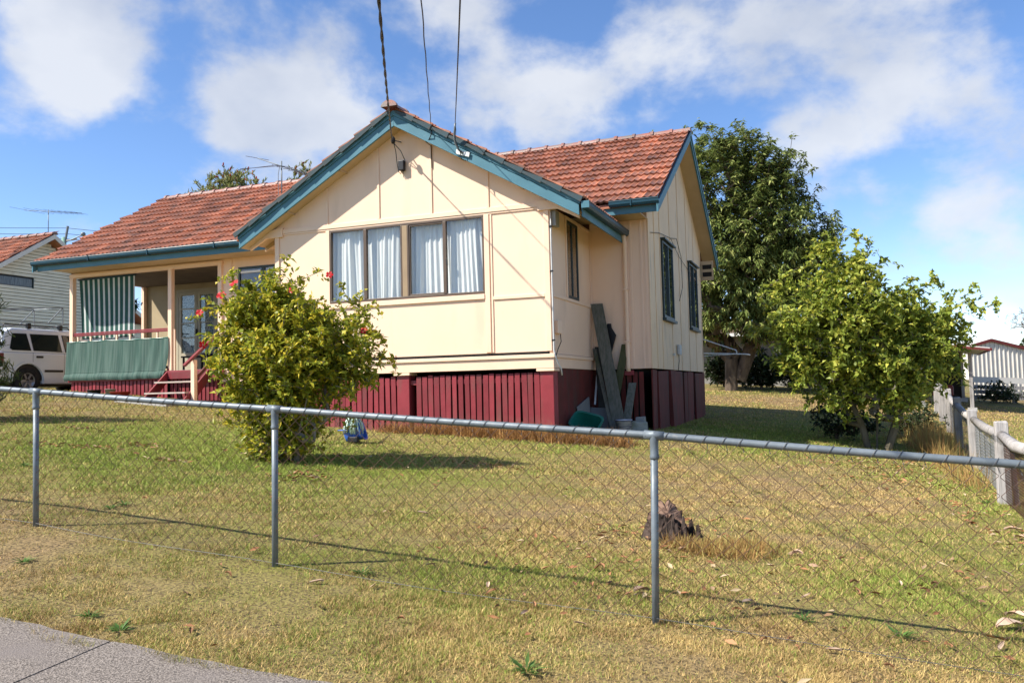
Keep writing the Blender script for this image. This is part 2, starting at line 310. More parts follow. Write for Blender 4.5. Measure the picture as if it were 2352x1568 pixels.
M['leaf_dark'] = leafmat('dark_shrub_leaf', (.035,.055,.022), (.028,.045,.018), (.05,.075,.03))
M['leaf_far'] = leafmat('far_tree_leaf', (.065,.095,.035), (.05,.075,.03), (.10,.12,.05))
M['leaf_brown'] = leafmat('bare_twig_brown', (.16,.115,.085), (.12,.09,.07), (.20,.14,.10), rough=.8, trans=.1)
M['petal'] = pmat('red_petal', (.62,.012,.016), (.52,.01,.02), 6, .5, .3, trans=.3)
M['brush_red'] = pmat('bottlebrush_flower', (.30,.035,.025), (.22,.03,.02), 6, .8, .2)
M['dry'] = pmat('dry_grass', (.50,.30,.11), (.36,.20,.075), 2.5, .85, .15, island=.35, trans=.25, c3=(.34,.33,.10))
M['dead'] = pmat('dead_grass', (.34,.175,.065), (.23,.115,.042), 2.5, .9, .1, island=.4, trans=.15, c3=(.46,.27,.10))
M['litter'] = pmat('fallen_leaf', (.30,.14,.06), (.22,.10,.045), 9, .8, .2, objrand=.35, island=.35, c3=(.52,.40,.24))
M['chip'] = pmat('wood_chip', (.50,.37,.26), (.36,.23,.15), 12, .85, .2, objrand=.3)
M['weed'] = pmat('green_weed', (.10,.19,.035), (.075,.15,.03), 5, .6, .3, island=.3, trans=.3)
M['carpaint'] = pmat('white_car_paint', (.70,.72,.74), (.68,.70,.72), 2, .22, .5, coat=.6)
M['black'] = pmat('black_plastic', (.012,.012,.013), None, 4, .5, .4)
M['tyre'] = pmat('tyre_rubber', (.016,.016,.016), (.03,.028,.026), 9, .85, .2)
M['alloy'] = pmat('alloy_wheel', (.34,.35,.36), (.25,.26,.27), 5, .35, .5, metal=.6)
M['carglass'] = glassmat('car_glass', (.16,.20,.19), .02, .05)
M['blue'] = pmat('blue_plastic', (.045,.14,.52), (.035,.11,.42), 5, .4, .45)
M['navy'] = pmat('navy_canvas', (.012,.020,.085), (.010,.016,.07), 5, .8, .2)
M['tubgreen'] = pmat('green_plastic', (.010,.16,.115), (.008,.13,.095), 5, .4, .45)
M['mop'] = pmat('mop_cotton', (.50,.66,.56), (.62,.74,.66), 14, .9, .1)
M['weather'] = pmat('pale_weatherboard_paint', (.74,.71,.56), (.68,.65,.51), 2, .6, .3, dirt=(.42,.40,.31), dirt_scale=2, dirt_lo=.6, dirt_hi=.9)
M['colorbond'] = pmat('cream_steel_cladding', (.66,.62,.56), (.60,.565,.51), 2, .5, .4)
M['rustred'] = pmat('red_steel_trim', (.15,.024,.020), (.12,.02,.018), 3, .5, .4)
M['render'] = pmat('shaded_render', (.26,.25,.23), (.20,.19,.175), 2, .8, .2)  # pale wall darkened: the shade of the trees is in the colour
M['stump'] = pmat('stump_wood', (.10,.072,.058), (.022,.017,.015), 6, .95, .1, bump=.8, bscale=18, stretch=(5,5,.7), dirt=(.30,.17,.11), dirt_scale=6, dirt_lo=.66, dirt_hi=.8)
M['stumptop'] = pmat('stump_cut_wood', (.26,.165,.115), (.10,.06,.045), 20, .9, .1, bump=.5, bscale=30)
# ------------------------------------------------------------------ ground
def greenness(x, y):
    gb = .36 + .85*(fbm(x*.45+3, y*.45+9)-.5) + .75*(fbm(x*2.3, y*2.3+40)-.5)
    e = lambda cx, cy, sx, sy: np.exp(-((x-cx)/sx)**2-((y-cy)/sy)**2)
    gb += .70*e(-4.6,-4.4,3.4,2.4) + .28*e(4.6,-7.2,.9,1.0) + .22*e(-1.2,-4.0,1.6,1.0) + .60*e(3.4,5.5,2.4,5.0) + .30*e(5.9,-1.5,.5,4.5) + .15*e(1.5,-7.8,1.5,.6)
    gb -= .16*e(2.6,-9.2,3.5,.8) + .22*e(3.0,-3.0,2.2,2.6) + .35*e(3.5,14.5,4,2.5) + .2*e(-.5,-9.2,1.2,.5)
    return np.clip(gb, 0, 1)
def axis(lo, hi, step, far):
    a = list(np.arange(lo, hi, step)) + [hi]; return np.array([-f for f in far[::-1]]+a+list(far))
def make_ground():
    xs = axis(-30, 26, .28, (45., 70., 120., 250., 600., 1400.)); ys = axis(-16, 32, .28, (45., 70., 120., 250., 600., 1400.))
    X, Y = np.meshgrid(xs, ys); Z = gz(X, Y)+.03*(fbm(X*.9, Y*.9)-.5)
    far = np.maximum(np.abs(X), np.abs(Y)) > 40; Z = np.where(far, Z-.3, Z)
    nx, ny = len(xs), len(ys); idx = np.arange(nx*ny).reshape(ny, nx)
    q = np.stack([idx[:-1,:-1], idx[:-1,1:], idx[1:,1:], idx[1:,:-1]], -1).reshape(-1, 4)
    m = pmat('lawn_soil', (.325,.222,.112), (.185,.126,.064), 20, .95, .1, bump=.5, bscale=45, detail=8, lo=.3, hi=.7, attr='tint', c3=(.175,.195,.028), dirt=(.085,.062,.036), dirt_scale=55, dirt_lo=.50, dirt_hi=.60)
    me = np_mesh('ground', np.stack([X, Y, Z], -1).reshape(-1, 3), q, m, True, {'tint': np.clip(greenness(X, Y)*1.1, 0, 1).ravel()})
    o = bpy.data.objects.new('ground', me); link(o); tag(o, kind='structure')
make_ground()
PATH_Y1, PATH_Y0 = -9.95, -11.45
def make_path():
    root = bpy.data.objects.new('footpath', None); link(root, None, Matrix.Translation((0, -10.7, g(0, -10.7)))); tag(root, kind='structure')
    xs = [-8.16, -5.16, -2.15, .865, 3.87, 6.88, 9.9]
    for i in range(len(xs)-1):
        x0, x1 = xs[i]+.006, xs[i+1]-.006; n = 24
        mb = MB(); k = 0
        edge = lambda x: PATH_Y1 + .07*(fbm(x*2.1+5, 3.3)-.5)+.06*(fbm(x*9, 8.8)-.5)
        top = lambda x, y: g(x, y)+.028
        rows = [0, .02, .98, 1]
        def fn(u, v):
            x = x0+(x1-x0)*u; y = PATH_Y0+(edge(x)-PATH_Y0)*v; return (x, y, top(x, y))
        mb.grid(fn, n, 6)
        P = [fn(i/n, 1) for i in range(n+1)]
        for a, b in zip(P[:-1], P[1:]): mb.poly([a, b, (b[0], b[1]+.004, b[2]-.1), (a[0], a[1]+.004, a[2]-.1)])
        for u in (0, 1):
            S = [fn(u, j/6) for j in range(7)]
            for a, b in zip(S[:-1], S[1:]): mb.poly([a, b, (b[0], b[1], b[2]-.1), (a[0], a[1], a[2]-.1)])
        mb.build('slab', M['aggregate'], root)
make_path()
# footprint test (house etc.) for planting
def blocked(x, y):
    b = (y < PATH_Y1+.02) & (y > PATH_Y0-.05)
    b |= (x > -5.5) & (x < -.02) & (y > .02) & (y < 3)
    b |= (x > -13.6) & (x < 1.12) & (y > 2.5) & (y < 9.6)
    b |= (x > -10.5) & (x < -9.0) & (y > .75) & (y < 2.6)
    return b
def blades(name, x, y, h, w, tint, mat, lean=.8, kind='stuff', zoff=0.0):
    n = len(x); z = gz(x, y)+zoff; a = rng.random(n)*2*np.pi; t = np.clip(lean+rng.normal(0, .35, n), 0, 1.45)
    d = np.stack([np.cos(a)*np.sin(t), np.sin(a)*np.sin(t), np.cos(t)], -1); b = rng.random(n)*2*np.pi
    s = np.stack([np.cos(b), np.sin(b), np.zeros(n)], -1)*(w/2)[:, None]
    o = np.stack([x, y, z-.004], -1); vs = np.empty((n, 3, 3)); vs[:, 0] = o-s; vs[:, 1] = o+s; vs[:, 2] = o+d*h[:, None]
    me = np_mesh(name, vs.reshape(-1, 3), np.arange(3*n).reshape(-1, 3), mat, False, {'tint': np.repeat(tint, 3)})
    ob = bpy.data.objects.new(name, me); link(ob); ob['kind'] = kind; return ob
def make_grass():
    N = 2500000; r0, r1 = 2.6, 34.0
    u = rng.random(N); r = np.where(rng.random(N) < .2, np.sqrt(r0**2+u*(5.0**2-r0**2)), 5.0*np.exp(u**1.25*math.log(r1/5.0)))
    th = math.atan2(FW.y, FW.x)+(rng.random(N)-.5)*1.55
    x = CAM.x+r*np.cos(th); y = CAM.y+r*np.sin(th)
    keep = ~blocked(x, y); dens = 1.25*np.clip((fbm(x*5.5+7, y*5.5)-.26)*2.4, .35, 1)*np.where(fbm(x*1.1, y*1.1+20) > .66, .5, 1)
    keep &= rng.random(N) < dens
    x, y, r = x[keep], y[keep], r[keep]; n = len(x); gr = greenness(x, y)
    tint = np.where(rng.random(n) < gr*1.05, .65+.35*rng.random(n), .25*rng.random(n))
    h = (.010+.016*rng.random(n)+.014*gr)*(1+.03*np.maximum(r-4, 0))*(.45+1.1*fbm(x*5.5+7, y*5.5))
    w = .0048*np.maximum(r/5, .9)**.8*(.6+.8*rng.random(n))
    m = pmat('grass_blade', (.60,.415,.172), (.43,.27,.12), 3.5, .75, .2, island=.45, trans=.1, attr='tint', c3=(.20,.285,.038), detail=5)
    ob = blades('lawn_grass', x, y, h*1.35, w, tint, m, 1.05)
    tag(ob, 'short dry lawn grass, patchy green and straw', 'grass')
    k = 16000; xe = rng.uniform(-4, 7, k); cl = fbm(xe*3.1, xe*0+2.2); xe = xe[rng.random(k) < np.clip((cl-.25)*2.2, .1, 1)]; k = len(xe)
    ye = PATH_Y1-.01+np.abs(rng.normal(0, .03, k))-.085*fbm(xe*4, xe*0+7)**2*2
    eo = blades('edge_grass', xe, ye, .03+.05*rng.random(k)*fbm(xe*3.1, xe*0+2.2)*1.6, .003+.003*rng.random(k), (greenness(xe, ye)+rng.normal(.1, .2, k)).clip(0, 1), m, .9, zoff=.01)
    tag(eo, 'longer grass creeping over the edge of the footpath', 'grass')
make_grass()
def dry_tufts(name, label, spots, n_each, hmin, hmax, mat, cat='grass', lean=.45, tint=0.0):
    X = []; Y = []; H = []
    for (cx, cy, rx, ry, k) in spots:
        m = int(n_each*k); X.append(cx+rng.normal(0, rx, m)); Y.append(cy+rng.normal(0, ry, m)); H.append(hmin+(hmax-hmin)*rng.random(m)**1.3)
    x = np.concatenate(X); y = np.concatenate(Y); h = np.concatenate(H); k = ~blocked(x, y)
    ob = blades(name, x[k], y[k], h[k], (.008+.004*rng.random(k.sum())), np.full(k.sum(), tint), mat, lean)
    return tag(ob, label, cat, kind='stuff')
# ------------------------------------------------------------------ the house
W = 5.4735; YR = 2.5364; XR = 1.142; YB = 9.601; XL = -13.52; YV = 4.97; XA = -W/2
H = thing('house', 'cream fibro house with red tiled roof and teal gable trim', 'house', (-4, 4, -1.1))
def part(mb, name, mat, parent=None, **k): return mb.build(name, M[mat] if isinstance(mat, str) else mat, parent or H, **k)
def bx(name, mat, x0, x1, y0, y1, z0, z1, parent=None, bevel=.003): return part(MB().box(x0, x1, y0, y1, z0, z1), name, mat, parent, bevel=bevel)
# --- roof geometry
TM = (5.50-3.06)/((YR+YB)/2-1.815); YE = 1.815; ZE = 3.06; YM = (YR+YB)/2; ZRM = ZE+TM*(YM-YE); thM = math.atan(TM)
zmain = lambda y: ZE+TM*(y-YE)
TF = (4.356-2.4414)/3.3435; thF = math.atan(TF); ZRF = 4.645        # front gable: underside of tiles at the ridge
zfront = lambda x: ZRF-TF*abs(x-XA)
XE = 3.42                                                    # half span of the front gable eaves
def tile_mesh(w, L, amp=.030):
    mb = MB(); us = [i/8 for i in range(9)]; hh = lambda u: amp*(.5+.5*math.cos(4*math.pi*u))**1.2
    rowsY = [(0.0, .048), (L*.5, .026), (L, .004)]
    for (y, z) in rowsY:
        for u in us: mb.v.append((u*w, y, z+hh(u)))
    for u in us: mb.v.append((u*w, .004, .048+hh(u)*.85-.036))
    for r in range(2):
        for i in range(8): a = r*9+i; mb.f.append((a, a+1, a+10, a+9))
    for i in range(8): mb.f.append((27+i, 28+i, i+1, i))
    for s in (0, 8): mb.f.append((s, 9+s, 27+s)); mb.f.append((9+s, 18+s, 27+s))
    return mb
TW, TG = .248, .384
TILE = tile_mesh(TW-.004, TG+.045).mesh('roof_tile', M['tile'])
def joined(base, mats):
    V0 = np.array(base.v); P = []; F = []; n = len(V0); k = 0
    for m in mats:
        A = np.array(m); P.append(V0@A[:3, :3].T+A[:3, 3]); F += [tuple(i+k for i in f) for f in base.f]; k += n
    mb = MB(); mb.v = [tuple(p) for p in np.concatenate(P)]; mb.f = F; return mb
def frame(o, ex, ey):
    ex = V(ex).normalized(); ey = V(ey).normalized(); ez = ex.cross(ey)
    return Matrix(((ex.x, ey.x, ez.x, o[0]), (ex.y, ey.y, ez.y, o[1]), (ex.z, ey.z, ez.z, o[2]), (0, 0, 0, 1)))
def jit(m, a=.006):
    return m @ Matrix.Rotation(random.gauss(0, a), 4, 'Z') @ Matrix.Rotation(random.gauss(0, a), 4, 'Y') @ Matrix.Translation((0, random.gauss(0, .004), random.gauss(0, .0025)))
ROOF = part(MB().prism([(-13.90, YE, ZE-.03), (-13.90, YM, ZRM-.03), (-13.90, YB+.72, ZE-.03), (-13.90, YB+.72, ZE-.10), (-13.90, YM, ZRM-.10), (-13.90, YE, ZE-.10)], (15.40, 0, 0)), 'roof', 'tile', smooth=False)
def front_slab():
    mb = MB(); yv = YE+(ZRF-ZE)/TM+.35
    for s in (-1, 1):
        a = (XA, -.27, ZRF-.03); b = (XA+s*XE, -.27, zfront(XA+XE)-.03); ylow = YR if s > 0 else YE+.2
        c = (XA+s*XE, ylow, zfront(XA+XE)-.03); d = (XA, yv, ZRF-.03)
        xq = XA+s*(ZRF-ZE)/TF; q = (xq, ylow, ZE-.03)
        mb.prism([a, b, c, q, d] if s > 0 else [a, d, q, c, b], (0, 0, -.06))
    return mb
part(front_slab(), 'gable_roof_sheet', 'tile', ROOF)
def main_tiles():
    near = []; far = []; rows = 13; ex = (1, 0, 0); ey = (0, math.cos(thM), math.sin(thM)); nrm = V((0, -math.sin(thM), math.cos(thM)))
    for r in range(rows):
        x = 1.50-TW if r % 2 == 0 else 1.50-TW*.5
        first = True
        while x > -13.95:
            w = 1.0
            xx = x
            if r % 2 and first: xx = 1.50-TW; 
            s = r*TG; p = V((xx, YE-.03, ZE-.015))+V(ey)*s
            c = p+V(ey)*(TG*.5)+V(ex)*(TW*.5); zt = c.z
            ok = c.y < YM-.02 and (zt > zfront(c.x)-.22 or abs(c.x-XA) > XE)
            if c.x < XA and zt < zfront(c.x)+.02: ok = ok and abs(c.x-XA) > XE
            # everything behind the front gable (left side) is out of sight and stays plain sheet
            if c.x < XA and c.x > -7.2 and r < 6: ok = ok and zt > zfront(c.x)-.25
            if ok:
                m = jit(frame(p, ex, ey)); (near if c.x > XA-.3 else far).append((m, (c-CAM).length))
            if first and r % 2: x = 1.50-TW*1.5; first = False; continue
            first = False; x -= TW
    near.sort(key=lambda t: t[1])
    for m, d in near[:278]: inst('roof_tile', TILE, m, ROOF)
    rest = [m for m, d in near[278:]]+[m for m, d in far]
    o = part(joined(tile_mesh(TW-.004, TG+.045), rest), 'roof_tile_field', 'tile', ROOF); o['kind'] = 'stuff'
main_tiles()
VM = pmat('verge_dark', (.05,.085,.10), (.07,.075,.075), 6, .8, .2, bump=.2)  # dark blue-grey stepped strip under each verge tile
def _verge(xf): return MB().hexa([(xf-.014, 0, -.055), (xf+.014, 0, -.055), (xf+.014, TG+.02, -.035), (xf-.014, TG+.02, -.035), (xf-.014, .006, .040), (xf+.014, .006, .040), (xf+.014, TG+.02, .004), (xf-.014, TG+.02, .004)]).mesh('verge_strip', VM)
VERGE = {-1: _verge(TW+.004), 1: _verge(-.008)}
def gable_tiles():
    rest = []; n = 0
    for s in (-1, 1):
        ey = (-s*math.cos(thF), 0, math.sin(thF)); ex = (0, s, 0)
        for r in range(11):
            sl = r*TG
            if sl > XE/math.cos(thF)-.12: continue
            for c in range(22):
                y0 = -.352+c*TW+(TW/2 if r % 2 and c else 0)
                yy = y0 if s > 0 else y0+TW
                p = V((XA+s*XE, yy, zfront(XA+XE)-.015))+V(ey)*sl+V((0, 0, .018 if c == 0 else 0)); cz = (p+V(ey)*TG*.5).z
                if zmain(y0) > cz+.05 and y0 > YE: continue
                m = jit(frame(p, ex, ey), .008 if c else .016)
                if c == 0: inst('verge_tile', TILE, m, ROOF); inst('verge_strip', VERGE[s], m, ROOF)
                else: rest.append(m)
    o = part(joined(tile_mesh(TW-.004, TG+.045), rest), 'gable_tile_field', 'tile', ROOF); o['kind'] = 'stuff'
gable_tiles()
def cap_mesh(L=.47):
    mb = MB(); n = 8
    for (y, sc, z) in ((0, 1.0, .0), (L*.86, .92, .0), (L*.86, 1.06, .012), (L, 1.08, .012)):
        for i in range(n+1):
            t = math.pi*i/n; mb.v.append((-.145*sc*math.cos(t), y, .105*sc*math.sin(t)+z-.02))
    for r in range(3):
        for i in range(n): a = r*(n+1)+i; mb.f.append((a, a+1, a+n+2, a+n+1))
    mb.f.append(tuple(range(3*(n+1), 4*(n+1)))); mb.f.append(tuple(range(n, -1, -1)))
    return mb
CAP = cap_mesh().mesh('ridge_cap', M['ridge'])
x = 1.52
while x > -13.7:
    m = frame((x, YM, ZRM-.005), (0, 1, 0), (-1, 0, 0)); inst('ridge_cap', CAP, jit(m, .012), ROOF); x -= .435
y = YE+(ZRF-ZE)/TM+.2; 
while y > -.2:
    inst('ridge_cap', CAP, jit(frame((XA, y, ZRF+.015), (1, 0, 0), (0, -1, 0)) if False else frame((XA, y, ZRF+.015), (-1, 0, 0), (0, -1, 0)), .012), ROOF); y -= .435
# --- gutters, fascias and barge boards
def gutter_profile(w=.125, h=.105):
    return [(0, 0), (0, h), (.012, h), (.012, .012), (w-.03, .012), (w-.012, .045), (w-.012, h-.012), (w-.02, h), (w, h+.006), (w+.008, h-.01), (w, h-.02), (w, .04), (w-.02, 0)]
def gutter_x(x0, x1, y, z): return MB().prism([(x0, y-a, z+b) for a, b in gutter_profile()], (x1-x0, 0, 0))
def gutter_y(y0, y1, x, z, s): return MB().prism([(x+s*a, y0, z+b) for a, b in gutter_profile()], (0, y1-y0, 0))
part(gutter_x(-13.95, -6.12, YE+.035, 2.965), 'gutter', 'gutter'); part(gutter_x(.60, 1.515, YE+.035, 2.965), 'gutter', 'gutter')
for xx in (-12.1, -10.3, -8.4): bx('gutter_joiner', 'gutter', xx, xx+.03, YE-.104, YE+.03, 2.955, 3.078)
bx('gutter_joiner', 'gutter', 1.0, 1.025, YE-.104, YE+.03, 2.955, 3.078)
bx('fascia', 'teal', -13.86, -6.1, YE+.037, YE+.06, 2.835, 3.03); bx('fascia', 'teal', .05, 1.50, YE+.037, YE+.06, 2.835, 3.03)
part(gutter_y(-.34, YR-.02, XA+XE-.02, 2.545, 1), 'gutter', 'gutter')
bx('gutter_end', 'teal', XA+XE-.022, XA+XE+.112, -.352, -.342, 2.54, 2.655)
bx('gutter_end', 'teal', -6.24, -6.10, YE-.105, YE+.03, 2.955, 3.08)
bx('fascia', 'teal', XA+XE-.045, XA+XE-.022, -.25, YR-.02, 2.42, 2.62)
def barge(x0, z0, x1, z1, y0, y1, dz0, dz1):   # board under the line (x0,z0)-(x1,z1)
    return MB().prism([(x0, y0, z0+dz0), (x0, y0, z0+dz1), (x1, y0, z1+dz1), (x1, y0, z1+dz0)], (0, y1-y0, 0))
for s in (-1, 1):
    xo = XA+s*3.345; zl = ZRF-TF*3.345
    part(barge(XA, ZRF, xo, zl, -.30, -.262, -.289, -.105), 'barge_board', 'teal', bevel=.004)
    part(barge(XA, ZRF, xo+s*.02, zl-TF*.02, -.318, -.264, -.103, -.012), 'barge_cover', 'teal', bevel=.004)
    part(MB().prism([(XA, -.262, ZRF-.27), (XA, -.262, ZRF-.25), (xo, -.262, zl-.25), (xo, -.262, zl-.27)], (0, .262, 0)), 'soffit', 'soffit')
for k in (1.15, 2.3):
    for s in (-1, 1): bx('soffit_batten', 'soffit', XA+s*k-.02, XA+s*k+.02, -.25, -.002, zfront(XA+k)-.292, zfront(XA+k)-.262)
# eaves of the front wing: rafters and lining at both sides
for s in (-1, 1):
    xi = XA+s*W/2; xo = XA+s*(XE-.03); zi = zfront(xi)-.09; zo = zfront(xo)-.09; y1 = YR-.03 if s > 0 else YE+.1
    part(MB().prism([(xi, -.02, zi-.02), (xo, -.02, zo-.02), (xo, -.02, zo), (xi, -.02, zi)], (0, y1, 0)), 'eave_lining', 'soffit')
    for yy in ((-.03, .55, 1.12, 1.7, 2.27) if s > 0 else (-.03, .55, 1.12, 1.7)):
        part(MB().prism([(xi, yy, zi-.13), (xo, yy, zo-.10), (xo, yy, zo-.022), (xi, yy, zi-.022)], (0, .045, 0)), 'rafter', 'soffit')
    part(MB().prism([(XA+s*2.55, -.055, 2.64), (XA+s*2.9, -.055, 2.64), (XA+s*3.28, -.055, 2.44), (XA+s*3.28, -.055, 2.53), (XA+s*2.9, -.055, 2.76), (XA+s*2.55, -.055, 2.82)], (0, .05, 0)), 'eave_box', 'cream_strip')
# right gable barge (front and back slope)
for s in (-1, 1):
    yo = YM+s*(YM-YE+.06); zl = ZRM-TM*(YM-YE+.06)
    part(MB().prism([(1.475, YM, ZRM-.22), (1.475, YM, ZRM-.035), (1.475, yo, zl-.035), (1.475, yo, zl-.22)], (.035, 0, 0)), 'barge_board', 'teal')
    part(MB().prism([(1.50, YM, ZRM-.105), (1.50, YM, ZRM-.012), (1.50, yo, zl-.012), (1.50, yo, zl-.105)], (.028, 0, 0)), 'barge_cover', 'teal')
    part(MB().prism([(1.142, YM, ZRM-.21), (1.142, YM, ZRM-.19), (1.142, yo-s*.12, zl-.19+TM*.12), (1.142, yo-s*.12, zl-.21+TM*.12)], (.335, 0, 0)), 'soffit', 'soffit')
    part(MB().prism([(-13.93, YM, ZRM-.22), (-13.93, YM, ZRM-.035), (-13.93, yo, zl-.035), (-13.93, yo, zl-.22)], (.035, 0, 0)), 'barge_board', 'teal')
# rear eave box end under the right gable
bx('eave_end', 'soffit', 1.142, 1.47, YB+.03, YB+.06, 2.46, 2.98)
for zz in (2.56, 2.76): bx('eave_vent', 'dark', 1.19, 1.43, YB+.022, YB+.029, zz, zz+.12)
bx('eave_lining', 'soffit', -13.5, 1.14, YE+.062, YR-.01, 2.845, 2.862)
# --- walls of the front wing
T = .05
WX0, WX1, WZ0, WZ1 = -4.262, -1.186, 1.312, 2.668
pan = lambda x0, x1, z0, z1: bx('wall_panel', 'cream', x0, x1, 0, T, z0, z1, bevel=.002)
pan(-W, -4.32, 1.236, 2.70); pan(-4.32, -4.262, 1.236, 2.70); pan(-W, -3.0, .285, 1.236); pan(-3.0, -1.14, .285, 1.236); pan(-1.186, -1.06, 1.236, 2.70); pan(-1.06, -.05, 1.236, 2.668); pan(-1.06, -.05, .285, 1.20)
pan(-4.262, -1.186, 1.236, 1.312); pan(-1.14, -1.06, .285, 1.236); pan(-.05, 0, .2, 2.70); pan(-4.262, -.05, 2.668, 2.70); pan(-1.06, -.05, 1.20, 1.236)
gx = [-W, -4.318, -3.23, -2.174, -1.096, 0.0]
for a, b in zip(gx[:-1], gx[1:]):
    pts = [(a, 0, 2.70), (b, 0, 2.70), (b, 0, zfront(b)-.2)]
    if a < XA < b: pts.append((XA, 0, ZRF-.2))
    pts.append((a, 0, zfront(a)-.2)); part(MB().prism(pts, (0, T, 0)), 'gable_panel', 'cream')
st = lambda x0, x1, z0, z1, d=.022, nm='cover_strip': bx(nm, 'cream_strip', x0, x1, -d, -.0015, z0, z1, bevel=.004)
for q in gx[1:-1]: st(q-.024, q+.024, 2.79, zfront(q)-.27, .017)
st(-W-.01, .012, 2.705, 2.785, .03, 'head_trim'); st(-W-.005, .008, 2.672, 2.703, .018, 'head_trim')
st(-4.345, -4.268, .30, 2.67, .024); st(-1.180, -1.085, .30, 2.67, .022); st(-1.066, -1.034, .30, 2.668, .014)
st(-1.03, -.10, 1.194, 1.252, .022); st(-.098, -.004, .285, 2.67, .024, 'corner_trim'); st(-W, -W+.095, .285, 2.67, .024, 'corner_trim')
st(-4.265, -1.184, 1.218, 1.306, .034, 'window_sill'); st(-3.02, -2.93, .285, .325, .018)
bx('floor_ledge', 'cream_strip', -W-.03, .045, -.045, 0, .176, .236, bevel=.006); bx('floor_trim', 'cream_strip', -W-.01, .022, -.018, 0, .002, .175, bevel=.005)
bx('shadow_gap', 'dark', -W+.02, -.02, .006, .012, .237, .284)
# right return wall of the wing (X=0) with a narrow window
RY0, RY1, RZ0, RZ1 = .955, 1.655, 1.26, 2.655
rp = lambda y0, y1, z0, z1: bx('wall_panel', 'cream', -T, 0, y0, y1, z0, z1, bevel=.002)
rp(.051, RY0, 1.236, 2.72); rp(RY1, YR, 1.236, 2.72); rp(RY0, RY1, RZ1, 2.72); rp(RY0, RY1, 1.236, RZ0); rp(.051, YR, .245, 1.236)
ry = lambda y0, y1, z0, z1, d=.02: bx('cover_strip', 'cream_strip', .0015, d, y0, y1, z0, z1, bevel=.004)
ry(.0, .075, .24, 2.70, .02); ry(.09, YR-.05, 1.195, 1.253); ry(YR-.06, YR-.005, .24, 2.70); ry(RY0-.07, RY0-.012, RZ0-.02, RZ1+.02); ry(RY0-.07, YR-.06, RZ1+.012, RZ1+.06); 
bx('floor_ledge', 'cream_strip', .0, .045, .002, YR-.01, .176, .236, bevel=.006); bx('floor_trim', 'cream_strip', 0, .022, .002, YR-.01, .002, .175, bevel=.005)
# left return wall of the wing, and the main body
bx('wall_panel', 'cream', -W, -W+T, T+.001, YR-.001, .0, 2.72)
# main body: front wall right of the wing, right gable wall, rear, left; verandah recess at the far left
bx('wall_panel', 'cream', .001, .62, YR, YR+T, 0, 2.98); bx('wall_panel', 'cream', .62, XR-.002, YR, YR+T, 0, 2.98)
for xx in (.80, 1.0, 1.09): bx('cover_strip', 'cream_strip', xx-.02, xx+.02, YR-.012, YR-.001, .0, 2.84)
part(MB().prism([(XR-T, YR+T+.001, 0), (XR-T, YB, 0), (XR-T, YB, zmain(YR)-.16), (XR-T, YM, ZRM-.22), (XR-T, YR+T+.001, zmain(YR)-.16)], (T, 0, 0)), 'gable_wall', 'cream_worn')
bx('corner_trim', 'cream_worn', XR+.001, XR+.014, YR-.012, YR+.07, 0, 2.86)
for yy in (3.15, 3.73, 4.90, 6.04, 7.2, 8.3, 9.4):
    zt = min(zmain(yy), zmain(2*YM-yy))-.26
    if 3.84 < yy < 5.03 or 7.34 < yy < 8.6:
        bx('cover_strip', 'cream_worn', XR+.001, XR+.013, yy-.02, yy+.02, .0, 1.0); bx('cover_strip', 'cream_worn', XR+.001, XR+.013, yy-.02, yy+.02, 2.72, zt)
    else: bx('cover_strip', 'cream_worn', XR+.001, XR+.013, yy-.02, yy+.02, 0, zt)
bx('rear_wall', 'cream', XL, XR, YB-T, YB, 0, 2.9, bevel=0)
part(MB().prism([(XL, YV, 0), (XL, YB, 0), (XL, YB, zmain(YR)-.16), (XL, YM, ZRM-.22), (XL, YR, zmain(YR)-.16), (XL, YR, 2.74), (XL, YV, 2.74)], (T, 0, 0)), 'gable_wall', 'cream')
LWX0, LWX1, LWZ0, LWZ1 = -8.37, -6.75, 1.25, 2.62
lw = lambda x0, x1, z0, z1: bx('wall_panel', 'cream', x0, x1, YR, YR+T, z0, z1, bevel=.002)
lw(-8.86, LWX0, 0, 2.9); lw(LWX1, -W, 0, 2.9); lw(LWX0, LWX1, LWZ1, 2.9); lw(LWX0, LWX1, 0, LWZ0)
bx('cover_strip', 'cream_strip', -8.60, -8.55, YR-.014, YR-.001, 0, 2.84)
bx('floor', 'dark', XL+.05, XR-.06, YV+.01, YB-.06, .02, .12, bevel=0); bx('floor', 'dark', -8.75, XR-.06, YR+.06, YV, .02, .12, bevel=0); bx('floor', 'dark', -W+.06, -.06, .06, YR, .02, .12, bevel=0)
bx('partition', 'dark', -W+.06, -.06, 2.45, 2.5, .13, 2.7, bevel=0)
